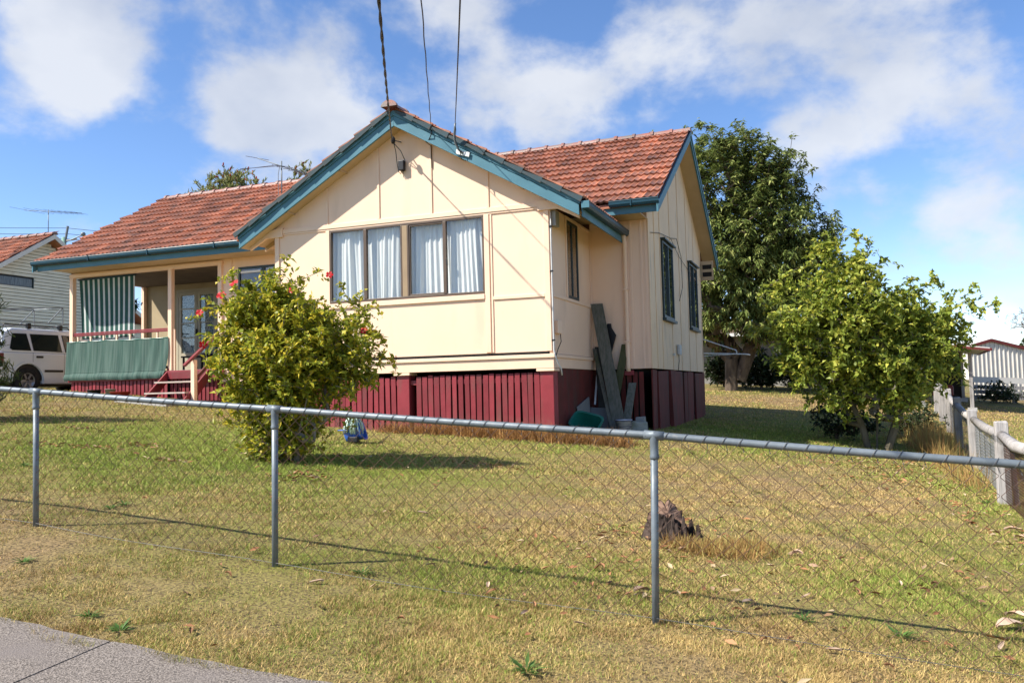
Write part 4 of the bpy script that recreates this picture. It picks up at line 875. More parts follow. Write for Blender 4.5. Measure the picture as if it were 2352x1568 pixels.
# --- mango behind the house
def mango():
    rg = np.random.default_rng(21); bx_, by_ = .75, 19.6; z0 = g(bx_, by_)
    T = thing('mango_tree', 'tall dense dark green mango tree behind the house', 'tree', (bx_, by_, z0))
    blobs = [(.7,19.2,6.9,2.2,2.2,2.5), (1.9,19.7,5.2,2.3,2.2,2.3), (3.1,20.0,4.2,1.5,1.6,1.5), (.2,19.4,4.4,2.6,2.3,2.2), (.5,19.0,8.6,1.3,1.4,1.1), (2.0,19.6,7.6,1.4,1.4,1.2), (2.9,19.9,6.2,1.2,1.2,1.2), (1.0,19.3,2.6,2.1,1.9,1.3), (-.6,19.3,2.7,1.5,1.6,1.3), (2.6,19.4,2.0,1.3,1.4,.9), (3.4,19.9,2.7,1.1,1.2,1.0), (2.0,19.8,3.4,1.5,1.6,1.2), (3.9,20.2,3.6,1.0,1.1,1.1), (3.3,20.1,5.4,1.2,1.2,1.4), (3.0,19.9,6.9,1.0,1.1,1.1), (4.0,20.2,4.7,1.0,1.1,1.2), (1.6,19.4,8.3,1.1,1.2,1.1), (-.6,18.9,8.6,1.0,1.1,.85), (2.6,19.7,7.4,1.2,1.2,1.2), (-1.6,19.3,6.2,1.8,1.8,2.2), (2.6,19.9,2.6,1.0,1.2,.8)]
    tips = blob_points(blobs, 4300, rg, .45, .26, 6)
    stems = [[(bx_, by_, z0-.1), (bx_+.05, by_, z0+1.2), (bx_-.2, by_, z0+2.3), (bx_-.6, by_, z0+4.2), (bx_-.5, by_-.2, z0+6.5)],
             [(bx_+.3, by_+.1, z0+.4), (bx_+.75, by_+.1, z0+1.6), (bx_+1.5, by_+.2, z0+3.0), (bx_+1.9, by_+.2, z0+4.6)],
             [(bx_+.1, by_-.1, z0+.9), (bx_+.3, by_-.3, z0+2.6), (bx_+.5, by_-.4, z0+5.0), (bx_+.4, by_-.4, z0+7.6)]]
    nodes, par, ends = grow((bx_, by_, z0), stems, tips, .15, 22)
    branch_mesh(nodes, par, .010, .50, .30, 8).build('trunk', M['bark_dark'], T)
    e = np.array(ends); per = 20; tip = np.repeat(nodes[e], per, 0); k = len(tip); c = np.array([.9, 19.5, 5.0]); outw = unit(tip-c)
    a = rg.random(k)*2*np.pi; d = np.stack([np.cos(a), np.sin(a), .15+.35*rg.normal(0, 1, k)], -1)+outw*.5+np.array([0, 0, -.25]); o = tip+rg.normal(0, .06, (k, 3)); n = unit(np.array([0, 0, 1.])+rg.normal(0, .4, (k, 3)))
    leaf_part('crown', o, d, n, .17+.12*rg.random(k), .058+.028*rg.random(k), M['leaf_man'], T, .38, .2)
mango()
def simple_tree(name, label, cat, base, blobs, ntips, leafL, leafW, mat, bark, per=9, spread=.6, seed=1, rtip=.006, rmax=.15, droop=.2, group=None, trunk_top=None, up=.3, back=.3):
    rg = np.random.default_rng(seed); z0 = base[2]; T = thing(name, label, cat, base, group)
    tips = blob_points(blobs, ntips, rg, .35); tips = tips[tips[:, 2] > z0+.1]; tt = trunk_top or (base[0], base[1], z0+(max(b[2] for b in blobs)-z0)*.55)
    stems = [[(base[0], base[1], z0-.1), tuple((V(base)+V(tt))/2), tt]]
    nodes, par, ends = grow(base, stems, tips, .2, seed+1); branch_mesh(nodes, par, rtip, .48, rmax).build('trunk', M[bark], T)
    o, d, n = leaves_on(nodes, par, ends, per, spread, rg, back, up=up); k = len(o)
    leaf_part('crown', o, d, n, leafL*(.7+.6*rg.random(k)), leafW*(.7+.6*rg.random(k)), M[mat], T, droop, .2); return T, nodes, ends, rg
# bottlebrush behind the roof
bb = simple_tree('bottlebrush_tree', 'bottlebrush tree with red flower spikes rising behind the roof', 'tree', (-15.6, 12.8, g(-15.6, 12.8)),
    [(-16.5,12.7,7.2,1.2,1.2,1.35), (-17.5,12.4,7.1,.8,.9,1.2), (-15.6,13.0,6.8,1.0,1.1,1.1), (-14.1,13.6,7.6,.7,.8,1.0), (-14.9,13.3,6.4,.8,.8,.9), (-18.2,12.1,6.9,.45,.6,.7), (-16.3,12.7,5.4,1.6,1.5,1.2)], 1500, .17, .036, 'leaf_bot', 'bark_dark', 24, .45, 31, droop=.05, up=.45, back=.55)
T, nodes, ends, rg = bb
fm = MB().lathe([(.0, 0), (.02, .02), (.028, .08), (.02, .14), (0, .16)], 7).mesh('flower_spike', M['brush_red'])
top = sorted(ends, key=lambda i: -nodes[i][2]+rg.normal(0, .5))[:46]
for i in top: inst('flower_spike', fm, Matrix.Translation(nodes[i]-np.array([0, 0, .02])) @ Matrix.Rotation(rg.normal(0, .4), 4, 'X') @ Matrix.Rotation(rg.normal(0, .4), 4, 'Y'), T)
simple_tree('pine_tree', 'tip of a dark tree just showing over the roof valley', 'tree', (-10.5, 23.4, g(-10.5, 23.4)), [(-10.5,23.4,10.2,.55,.55,1.1), (-10.5,23.4,8.5,1.2,1.2,1.6), (-10.5,23.4,11.2,.15,.15,.35)], 330, .2, .05, 'leaf_man', 'bark_dark', 12, .5, 41)
simple_tree('conifer_shrub', 'feathery dark conifer shrub at the left edge of the lawn', 'shrub', (-9.45, -3.2, g(-9.45, -3.2)), [(-9.45,-3.2,.9,.70,.70,.75), (-9.45,-3.2,.1,.85,.85,.6), (-9.4,-3.2,1.7,.45,.45,.7)], 620, .13, .022, 'leaf_con', 'bark_dark', 20, .38, 51, droop=.0, up=.1)
# background trees on the right, and dark shrubs under the mango
simple_tree('bare_tree', 'brown bare-twigged tree behind the steel shed', 'tree', (16.3, 46, -1.5), [(16.0,46,3.1,1.5,1.4,1.1), (17.2,46.4,2.9,1.2,1.2,1.1)], 420, .16, .02, 'leaf_brown', 'bark_grey', 8, .6, 61)
simple_tree('gum_tree', 'green leafy tree behind the steel shed at the right edge', 'tree', (19.8, 48, -1.5), [(19.6,48,2.9,1.8,1.6,1.5), (21.4,48.4,3.0,1.6,1.5,1.6)], 420, .2, .07, 'leaf_far', 'bark_dark', 12, .6, 62)
for i, (sx, sy, hh, lab) in enumerate(((.2, 22.3, 2.0, 'dark shrub behind the mango trunk'), (1.7, 21.8, 1.7, 'dark shrub just right of the mango trunk'), (3.1, 22.4, 2.3, 'tall dark shrub against the pale rear house'), (4.5, 22.6, 1.9, 'dark shrub right of the tall one against the rear house'), (5.7, 22.8, 2.0, 'dark shrub hidden behind the citrus tree'), (7.0, 21.8, 1.9, 'dark shrub at the rear corner by the side fence'))):
    z0 = g(sx, sy); simple_tree('garden_shrub', lab, 'shrub', (sx, sy, z0), [(sx, sy, z0+hh*.5, .75, .7, hh*.5), (sx+.4, sy, z0+hh*.4, .6, .6, hh*.4), (sx-.45, sy, z0+hh*.35, .5, .6, hh*.35)], 520, .13, .06, 'leaf_dark', 'bark_dark', 13, .6, 70+i, group='shrubs along the rear boundary')
z0 = g(4.2, 6.2); simple_tree('low_shrub', 'low dark shrub at the foot of the citrus tree', 'shrub', (4.35, 5.6, g(4.35, 5.6)), [(4.35, 5.6, z0+.4, .55, .5, .5), (4.9, 5.8, z0+.3, .45, .5, .35)], 220, .09, .04, 'leaf_dark', 'bark_dark', 11, .6, 80)
z0 = g(6.0, 7.0); simple_tree('low_shrub', 'low green shrub between the citrus tree and the timber fence', 'shrub', (5.9, 7.2, z0), [(5.9, 7.2, z0+.35, .4, .5, .4), (6.3, 8.0, z0+.4, .4, .5, .45)], 200, .10, .04, 'leaf_far', 'bark_dark', 11, .6, 81)
# dead grass along the wall base, by the stump and the timber fence
dry_tufts('dead_grass', 'clumps of dead brown grass along the base of the house wall', [(x_, y_, .16, .09, k_) for x_, y_, k_ in ((-2.5,-.12,.5),(-2.1,-.15,.7),(-1.85,-.14,.8),(-1.5,-.12,.9),(-1.1,-.2,1.1),(-.75,-.2,1.1),(-.35,-.25,1.3),(.0,-.3,1.3),(.35,-.3,1.1),(.65,-.25,.9),(.95,-.2,.6),(1.0,.1,.5),(-1.3,-.3,.6),(-.5,-.4,.8),(.2,-.42,.8),(-2.9,-.15,.4))], 1600, .06, .30, M['dead'], lean=.6)
dry_tufts('grass_tussock', 'dry tussock of long grass beside the tree stump', [(3.55,-6.42,.12,.10,1.3),(3.35,-6.5,.12,.10,1.),(3.18,-6.55,.12,.08,.8),(3.65,-6.35,.06,.06,.9),(3.4,-6.62,.15,.06,.6)], 900, .04, .17, M['dry'], lean=.75)
dry_tufts('fence_grass', 'tall orange dry grass against the timber fence', [(6.15,5.6,.2,.4,1.2),(6.1,4.8,.15,.3,1.0),(6.2,6.4,.2,.4,1.0),(6.0,2.0,.1,.5,.3),(6.05,.4,.1,.5,.25)], 900, .15, .62, M['dry'])
# ------------------------------------------------------------------ overhead service lines
def catenary(a, b, n=14, sag=.12):
    a = V(a); b = V(b); return [a+(b-a)*(i/n)-V((0, 0, sag*4*(i/n)*(1-i/n))) for i in range(n+1)]
def service_lines():
    INS = (-2.75, -.34, 4.10); far = V((1.435, -8.174, 2.409)); a = V(INS)
    d = (far-a)
    c = thing('power_cable', 'thick twisted black power cable running down to the gable peak', 'cable', INS)
    for ph in (0, math.pi):
        pts = []
        for i in range(121):
            t = i/120*1.75; p = a+d*t-V((0, 0, .10*4*t*(1-t))) ; s = t*60+ph; pts.append(p+V((.008*math.cos(s), 0, .008*math.sin(s))))
        MB().tube(pts, .008, 5).build('strand', M['cable'], c, smooth=True)
    MB().lathe([(0, -.07), (.03, -.06), (.04, -.02), (.036, .03), (.018, .06), (0, .07)], 10, (-2.75, -.30, 4.10)).build('insulator', M['black'], c, smooth=True)
    MB().tube([(-2.75, -.30, 4.10), (-2.75, -.012, 4.14)], .012, 6).build('hook', M['galv'], c)
    for xs in (-.055, .055): MB().tube([(-2.75, -.28, 4.05), (-2.75+xs*.9, -.12, 3.95), (-2.73+xs*1.5, -.06, 3.78), (-2.735+xs*.9, -.06, 3.60), (-2.72+xs*.4, -.06, 3.55), (-2.715+xs*.2, -.04, 3.62)], .007, 6).build('tail', M['cable'], c, smooth=True)
    b = MB().box(-2.775, -2.665, -.095, -.005, 3.61, 3.79).build('fuse_box', M['black'], None, bevel=.012); tag(b, 'small black service box hanging on the gable wall', 'box')
    a2 = V((-1.985, -.33, 4.20)); f2 = V((1.17, -6.974, 2.982)); d2 = f2-a2
    c2 = MB().tube([a2+d2*(i/40*1.9)-V((0, 0, .06*4*(i/40*1.9)*(1-i/40*1.9)))+V((.004*math.sin(i*1.7), 0, 0)) for i in range(41)], .006, 6).build('phone_cable', M['cable'], None, smooth=True); tag(c2, 'thin middle cable ending on the right-hand gable barge board', 'cable')
    MB().tube([a2, (-1.99, -.34, 4.08), (-2.05, -.30, 4.02), (-2.13, -.26, 4.0), (-2.145, -.03, 4.0), (-2.145, -.016, 3.6)], .008, 6).build('drop', M['cable'], c2, smooth=True)
    c3 = thing('service_mast', 'bent steel service mast on a white plate fixed to the barge board', 'mast', (-1.41, -.33, 3.7))
    MB().tube([(-1.455, -.50, 4.17), (-1.465, -.50, 4.10), (-1.50, -.46, 3.98), (-1.50, -.42, 3.86), (-1.46, -.37, 3.75), (-1.40, -.345, 3.69)], .017, 10).build('tube', M['galv'], c3, smooth=True)
    MB().hexa([(-1.53,-.335,3.70),(-1.29,-.335,3.615),(-1.29,-.325,3.615),(-1.53,-.325,3.70),(-1.52,-.335,3.775),(-1.275,-.335,3.69),(-1.275,-.325,3.69),(-1.52,-.325,3.775)]).build('plate', M['white'], c3)
    MB().tube([(-1.455, -.50, 4.20), (-1.45, -.49, 4.05), (-1.48, -.45, 3.9), (-1.43, -.38, 3.7), (-1.41, -.37, 3.58), (-1.37, -.33, 3.56), (-1.34, -.2, 3.62)], .006, 6).build('tail', M['cable'], c3, smooth=True)
    a3 = V((-1.455, -.50, 4.19)); f3 = V((1.871, -7.753, 2.509)); d3 = f3-a3
    q = MB().tube([a3+d3*(i/30*1.8)-V((0, 0, .03*4*(i/30*1.8)*(1-i/30*1.8))) for i in range(31)], .0068, 6).build('lead_in_cable', M['cable'], None, smooth=True); tag(q, 'straight cable running to the steel mast on the barge board', 'cable')
service_lines()
# ------------------------------------------------------------------ aerials
def antenna(name, label, base, mast_h, boom_a, boom_b, els, r=.012):
    t = thing(name, label, 'antenna', base); b = V(base); top = b+V((0, 0, mast_h))
    MB().tube([b, top+V((0, 0, .08))], r*1.5, 8).build('mast', M['galv'], t, smooth=True)
    A = V(boom_a); B = V(boom_b); MB().tube([A, B], r*1.1, 6).build('boom', M['galv'], t, smooth=True)
    for f, v in els:
        p = A+(B-A)*f; v = V(v); MB().tube([p-v, p+v], r*.55, 5).build('element', M['galv'], t)
    return t
t = antenna('tv_antenna', 'metal TV antenna standing on the tiled roof', (-8.37, 4.2, 4.46), .98, (-8.98, 4.05, 5.63), (-7.62, 4.45, 5.10), [(f, (.03, .42-.25*f, .05)) for f in (.0, .42, .5, .60, .68, .76, .83, .9, .97)])
MB().tube([(-8.43, 4.15, 5.42), (-8.9, 3.2, 5.12)], .007, 5).build('arm', M['galv'], t); MB().tube([(-8.36, 4.2, 5.40), (-8.75, 3.1, 5.10)], .007, 5).build('arm', M['galv'], t)
MB().tube([(-8.47, 4.2, 4.5), (-8.47, 4.2, 5.2), (-8.42, 4.2, 5.42)], .008, 5).build('stay', M['galv'], t)
# ------------------------------------------------------------------ verandah screens and furniture
def striped_blind():
    n = 24; x0, x1 = -13.36, -11.56; t = thing('awning_blind', 'green and white striped canvas blind hanging on the verandah', 'blind', (-12.5, YR-.06, 2.7))
    gm = pmat('green_canvas_stripe', (.040,.110,.090), (.032,.095,.078), 4, .8, .2, trans=.2); wmt = pmat('white_canvas_stripe', (.62,.65,.62), (.56,.59,.57), 4, .8, .2, trans=.2)
    e = [0]; k = 0
    while e[-1] < 1: e.append(min(1, e[-1]+(.058 if k % 2 == 0 else .034))); k += 1
    for i, (a, b) in enumerate(zip(e[:-1], e[1:])):
        def fn(u, v):
            s = a+(b-a)*u; z = 2.68-1.52*v; nar = 1-.05*v*(1-s)*1.2; x = x1-(x1-x0)*(1-s)*nar
            return (x, YR+.105-.015*math.sin(s*9)*v+.03*v*(1-v), z)
        MB().grid(fn, 2, 10).build('stripe', gm if i % 2 == 0 else wmt, t, smooth=True)
    MB().tube([(x0-.04, YR+.10, 2.68), (x1+.04, YR+.10, 2.69)], .022, 8).build('roller', M['gutter'], t, smooth=True)
    MB().tube([(x0+.10, YR+.10, 1.17), (x1, YR+.10, 1.16)], .012, 8).build('bottom_bar', M['white'], t, smooth=True)
striped_blind()
def shade_cloth():
    x0, x1 = -13.58, -10.36
    def fn(u, v):
        x = x0+(x1-x0)*u+(.02*math.sin(v*5) if u > .98 else 0)-(.08*v**3*u**6); z = 1.09-.96*v+.008*math.sin(u*7)+.006*math.sin(u*19); fold = math.sin(u*46+2*math.sin(u*6+v*2))*.010
        return (x, YR-.062-.018*v-.05*v*v-fold-(.035 if v > .82 else 0)*math.sin((v-.82)/.18*math.pi), z)
    o = MB().grid(fn, 90, 22).build('shade_cloth', M['cloth_green'], None, smooth=True); tag(o, 'dark green shade cloth stretched along the verandah railing', 'shade cloth')
    MB().tube([fn(i/60, 0) for i in range(61)], .011, 6).build('hem', M['tubgreen'], o); MB().tube([fn(i/60, .80) for i in range(61)], .007, 6).build('seam', M['cloth_green'], o)
shade_cloth()
def camp_chair():
    c = thing('camp_chair', 'navy blue folding chair on the verandah beside the door', 'chair', (-10.2, 4.0, .306))
    MB().hexa([(-10.5,3.75,.72),(-9.95,3.75,.72),(-9.95,4.25,.68),(-10.5,4.25,.68),(-10.5,3.75,.75),(-9.95,3.75,.75),(-9.95,4.25,.71),(-10.5,4.25,.71)]).build('seat', M['navy'], c, bevel=.01)
    MB().hexa([(-10.5,4.22,.75),(-9.95,4.22,.75),(-9.95,4.25,.75),(-10.5,4.25,.75),(-10.5,4.36,1.28),(-9.95,4.36,1.28),(-9.95,4.39,1.28),(-10.5,4.39,1.28)]).build('backrest', M['navy'], c, bevel=.01)
    for a, b in (((-10.5,3.76,.31),(-10.48,4.24,.72)), ((-9.95,3.76,.31),(-9.97,4.24,.72)), ((-10.5,4.24,.31),(-10.48,3.76,.72)), ((-9.95,4.24,.31),(-9.97,3.76,.72)), ((-10.5,4.24,.7),(-10.5,4.38,1.28)), ((-9.95,4.24,.7),(-9.95,4.38,1.28))): MB().tube([a, b], .012, 6).build('leg', M['black'], c)
camp_chair()
def bric():
    t = thing('side_table', 'dark low table under the verandah door window', 'table', (-11.3, 4.5, .306)); MB().box(-11.65, -10.95, 4.3, 4.75, .70, .74).build('top', M['black'], t, bevel=.005)
    for a in (-11.6, -11.0):
        for b in (4.35, 4.7): MB().box(a-.02, a+.02, b-.02, b+.02, .306, .70).build('leg', M['black'], t)
    h = thing('hanging_plant', 'dark hanging pot plant under the verandah eave', 'plant', (-12.35, 3.4, 2.0)); MB().tube([(-12.35, 3.4, 2.75), (-12.35, 3.4, 2.15)], .004, 4).build('cord', M['black'], h)
    MB().lathe([(0, 1.92), (.07, 1.92), (.10, 2.05), (.09, 2.05), (0, 2.03)], 12, (-12.35, 3.4, 0)).build('pot', M['tubgreen'], h, smooth=True)
    rg = np.random.default_rng(2); k = 120; o = np.array([-12.35, 3.4, 2.08])+rg.normal(0, .06, (k, 3)); leaf_part('foliage', o, rg.normal(0, 1, (k, 3)), np.tile([0, 0, 1.], (k, 1))+rg.normal(0, .2, (k, 3)), .1+.08*rg.random(k), np.full(k, .04), M['leaf_dark'], h)
    for i, (bx_, by_, r, hh, mt, lab) in enumerate(((-11.1, 1.75, .22, .13, 'brush_red', 'orange-red plastic basin on the grass by the steps'), (-11.55, 1.9, .12, .16, 'render', 'small pale pot on the grass by the verandah'), (-12.0, 1.85, .16, .12, 'black', 'dark shallow dish on the grass by the verandah'))):
        z = g(bx_, by_); o = MB().lathe([(0, 0), (r*.75, 0), (r, hh), (r*1.05, hh), (r*1.03, hh+.01), (r*.94, hh), (r*.7, .02), (0, .02)], 18, (bx_, by_, z)).build(('basin', 'pot', 'dish')[i], M[mt], None, smooth=True); tag(o, lab, ('basin', 'pot', 'dish')[i])
bric()
# ------------------------------------------------------------------ junk in the recess by the corner
def plank(name, label, a, b, w, t, mat='oldtimber', group=None, side=(1, .1, 0)):
    o = MB().beam(a, b, w, t, side=side).build(name, M[mat] if isinstance(mat, str) else mat, None, bevel=.003); return tag(o, label, 'board', group)
GR = 'old boards leaning in the house corner'; zg = lambda x, y: g(x, y)
plank('timber_board', 'widest grey weathered board leaning in the house corner', (.66, 1.85, zg(.66, 1.85)), (.12, YR-.07, 1.27), .235, .03, 'greytimber' if False else 'oldtimber', GR)
plank('timber_board', 'thin grey batten leaning left of the widest board', (.53, 1.80, zg(.53, 1.80)), (.05, YR-.06, .40), .075, .035, 'oldtimber', GR)
plank('timber_board', 'greenish board leaning right of the widest board', (.36, 2.25, zg(.36, 2.25)), (.655, YR-.03, .47), .145, .03, pmat('mossy_timber', (.10,.10,.05), (.07,.075,.035), 4, .9, .1, bump=.3, stretch=(8,8,.8)), GR)
plank('timber_board', 'short pale board leaning low against the red base', (.72, 1.98, zg(.72, 1.98)), (.765, YR-.02, -.27), .145, .03, 'oldtimber', GR)
plank('timber_board', 'dark board half hidden behind the widest board', (.27, 2.15, zg(.27, 2.15)), (.12, YR-.04, .44), .14, .03, pmat('dark_timber', (.05,.05,.045), (.035,.034,.03), 4, .9, .1, stretch=(8,8,.8)), GR)
plank('metal_strip', 'pale thin metal strip leaning behind the boards', (.10, 2.2, zg(.1, 2.2)+.45), (.08, YR-.04, -.10), .035, .012, 'pvc', GR)
o = MB().prism([(.30,YR-.09,.05),(.38,YR-.09,.25),(.40,YR-.09,.34),(.49,YR-.08,.65),(.40,YR-.07,.80),(.39,YR-.06,.88),(.31,YR-.06,.88),(.26,YR-.06,.5)], (.0, .02, .0)).build('folded_umbrella', M['black'], None, bevel=.004); tag(o, 'black angular fabric piece behind the widest board', 'cloth')
def tub():
    bx_, by_ = .33, .80; z = g(bx_, by_); R_ = Matrix.Translation((bx_, by_, z+.16)) @ Matrix.Rotation(R(-20), 4, 'Z') @ Matrix.Rotation(R(40), 4, 'X') @ Matrix.Rotation(R(18), 4, 'Y')
    def ring(w, l, zz, n=28): return [(w*abs(math.cos(t))**.45*(1 if math.cos(t) > 0 else -1), l*abs(math.sin(t))**.45*(1 if math.sin(t) > 0 else -1), zz) for t in [2*math.pi*i/n for i in range(n)]]
    rs = [ring(.20, .13, -.13), ring(.26, .18, .12), ring(.285, .205, .125), ring(.285, .205, .14), ring(.25, .17, .135), ring(.19, .12, -.115)]; mb = MB(); n = 28
    for r_ in rs: mb.v += [tuple(R_ @ V(p)) for p in r_]
    for i in range(5):
        for j in range(n): q = (j+1) % n; mb.f.append((i*n+j, i*n+q, (i+1)*n+q, (i+1)*n+j))
    mb.f.append(tuple(range(n-1, -1, -1))); mb.f.append(tuple(range(5*n, 6*n)))
    tag(mb.build('plastic_tub', M['tubgreen'], None, smooth=False, bevel=0), 'green plastic tub tipped on its side by the house corner', 'tub')
tub()
def junk():
    z = g(.3, 2.0)
    s = MB().hexa([(.03,1.35,z),(.12,1.75,z),(.15,1.75,z),(.05,1.35,z),(.015,1.25,z+.45),(.03,2.0,z+.62),(.05,2.0,z+.62),(.03,1.25,z+.45)]).build('fibro_sheet', pmat('grey_sheet', (.20,.20,.19), (.15,.15,.14), 3, .8, .2), None, bevel=.003); tag(s, 'grey sheet propped against the red base behind the tub', 'sheet')
    s = MB().hexa([(.12,1.80,z),(.42,2.0,z),(.42,2.03,z),(.12,1.83,z),(.05,2.05,z+.42),(.30,2.2,z+.40),(.30,2.22,z+.40),(.05,2.07,z+.42)]).build('slate_sheet', pmat('dark_grey_sheet', (.12,.125,.125), None, 3, .8, .2), None, bevel=.003); tag(s, 'dark grey sheet leaning under the thin batten', 'sheet')
    bx_, by_ = .80, 1.55; zz = g(bx_, by_); o = thing('paint_bucket', 'pale striped paint bucket standing in front of the boards', 'bucket', (bx_, by_, zz))
    MB().lathe([(0, 0), (.12, 0), (.145, .24), (.152, .24), (.152, .255), (.138, .25), (.115, .02), (0, .02)], 20, (bx_, by_, zz)).build('pail', pmat('bucket_print', (.62,.62,.66), (.25,.26,.36), 18, .5, .4, stretch=(.3,.3,2), lo=.45, hi=.55), o, smooth=True)
    MB().tube([(bx_+.15*math.cos(t), by_+.15*math.sin(t)*.3-.05, zz+.24-.09*math.sin(t)) for t in [math.pi*i/10 for i in range(11)]], .004, 5).build('handle', M['galv'], o)
    zz = g(1.0, 1.8); o = MB().hexa([(.87,1.72,zz),(1.17,1.76,zz),(1.14,2.03,zz),(.85,2.0,zz),(.88,1.73,zz+.22),(1.16,1.77,zz+.20),(1.13,2.02,zz+.20),(.86,1.99,zz+.22)]).build('concrete_block', pmat('mossy_block', (.33,.33,.28), (.22,.23,.17), 7, .9, .2, bump=.4), None, bevel=.02); tag(o, 'mossy grey block beside the paint bucket', 'block')
    o = MB().hexa([(.88,2.10,zz),(1.06,2.10,zz),(1.06,2.28,zz),(.88,2.28,zz),(.89,2.11,zz+.28),(1.05,2.12,zz+.29),(1.05,2.26,zz+.29),(.89,2.25,zz+.28)]).build('foam_block', pmat('grey_foam', (.30,.30,.28), None, 5, .9, .1), None, bevel=.01); tag(o, 'grey slab standing behind the mossy block', 'block')
junk()
# ------------------------------------------------------------------ mop and bucket on the lawn
def mop():
    bx_, by_ = -2.52, -2.10; z = g(bx_, by_); t = thing('mop_bucket', 'blue plastic mop bucket tipped over on the lawn', 'bucket', (bx_, by_, z))
    M_ = Matrix.Translation((bx_, by_, z+.15)) @ Matrix.Rotation(R(15), 4, 'Z') @ Matrix.Rotation(R(72), 4, 'Y'); mb = MB(); n = 20
    rings = [(.10, .08, -.14), (.14, .115, .13), (.155, .13, .135), (.155, .13, .15), (.132, .108, .145), (.095, .075, -.12)]
    for (a, b, zz) in rings: mb.v += [tuple(M_ @ V((a*abs(math.cos(q))**.6*math.copysign(1, math.cos(q)), b*abs(math.sin(q))**.6*math.copysign(1, math.sin(q)), zz))) for q in [2*math.pi*i/n for i in range(n)]]
    for i in range(5):
        for j in range(n): q = (j+1) % n; mb.f.append((i*n+j, i*n+q, (i+1)*n+q, (i+1)*n+j))
    mb.f.append(tuple(range(n-1, -1, -1))); mb.f.append(tuple(range(5*n, 6*n))); mb.build('pail', M['blue'], t)
    MB().box(bx_-.02, bx_+.15, by_-.17, by_-.10, z+.02, z+.10).build('wringer', M['black'], t, bevel=.01)
    MB().box(bx_-.20, bx_-.06, by_-.15, by_+.08, z+.19, z+.205).build('rim', M['blue'], t, bevel=.004)
    m = thing('mop', 'mop with pale green cotton strands draped over the blue bucket', 'mop', (bx_+.03, by_-.05, z+.3))
    rg = np.random.default_rng(5); c = V((bx_+.02, by_-.06, z+.43)); mb = MB()
    for k in range(64):
        a = 2*math.pi*k/64+rg.normal(0, .06); rr = .13+.04*rg.random(); L = .24+.07*rg.random(); f = .25+.75*rg.random(); p = []
        for i in range(6):
            u = i/5; p.append(c+V((math.cos(a)*rr*f*math.sin(u*1.5), math.sin(a)*rr*f*math.sin(u*1.5), .012-L*u**1.7)))
        mb.tube(p, .009, 4)
    mb.build('strands', M['mop'], m, smooth=True)
    MB().tube([c+V((0, 0, -.02)), c+V((-.20, .45, .02)), c+V((-.42, 1.15, -.05))], .011, 6).build('handle', M['white'], m)
mop()
# ------------------------------------------------------------------ stump
def stump():
    bx_, by_ = 2.98, -6.25; z = g(bx_, by_); t = thing('tree_stump', 'dark rotten tree stump with a sloping sawn top on the lawn', 'stump', (bx_, by_, z)); rg = np.random.default_rng(6); n = 72; mb = MB(); ph = rg.random(8)*6
    def rad(a, u): return (.135+.075*(1-u)**2.2)*(1+.10*math.sin(3*a+ph[0])+.07*math.sin(5*a+ph[1])+.06*math.sin(11*a+ph[2])+.045*math.sin(17*a+ph[3])+.05*abs(math.sin(13*a+ph[6]+u*2)))
    def top(a): return .25+.045*math.cos(a-2.2)-.12*max(0, math.cos(a-.2))**2+.012*math.sin(9*a+ph[4])+.012*math.sin(17*a+ph[5])-.10*max(0, math.cos(a-3.6))**6
    rows = 9
    for j in range(rows+1):
        u = j/rows
        for i in range(n):
            a = 2*math.pi*i/n; r = rad(a, u)+rg.normal(0, .005); mb.v.append((bx_+r*1.12*math.cos(a), by_+r*math.sin(a), z-.03+(top(a)+.03)*u))
    for j in range(rows):
        for i in range(n): q = (i+1) % n; mb.f.append((j*n+i, j*n+q, (j+1)*n+q, (j+1)*n+i))
    mb.build('stem', M['stump'], t)
    tp = MB(); k = n
    for i in range(n): a = 2*math.pi*i/n; r = rad(a, 1)*.97; tp.v.append((bx_+r*1.12*math.cos(a), by_+r*math.sin(a), z+top(a)-.004))
    for i in range(n): a = 2*math.pi*i/n; r = rad(a, 1)*.5; tp.v.append((bx_+r*1.12*math.cos(a), by_+r*math.sin(a), z+(top(a)*.6+.23*.4)-.012+rg.normal(0, .006)))
    tp.v.append((bx_, by_, z+.215)); tp.f += [(i, (i+1) % n, n+(i+1) % n, n+i) for i in range(n)]+[(n+i, n+(i+1) % n, 2*n) for i in range(n)]; tp.build('cut_face', M['stumptop'], t)
    for (dx, dy, h, w) in ((.20, -.05, .17, .035), (.15, -.12, .20, .03), (.24, .03, .12, .03), (.26, -.09, .09, .03), (.10, -.16, .15, .03)):
        MB().hexa([(bx_+dx-w, by_+dy-w, z), (bx_+dx+w, by_+dy-w, z), (bx_+dx+w, by_+dy+w, z), (bx_+dx-w, by_+dy+w, z), (bx_+dx-w*.5, by_+dy-w*.4, z+h), (bx_+dx+w*.1, by_+dy-w*.4, z+h*1.1), (bx_+dx+w*.1, by_+dy+w*.2, z+h), (bx_+dx-w*.5, by_+dy+w*.3, z+h*.9)]).build('splinter', M['stump'], t)
stump()
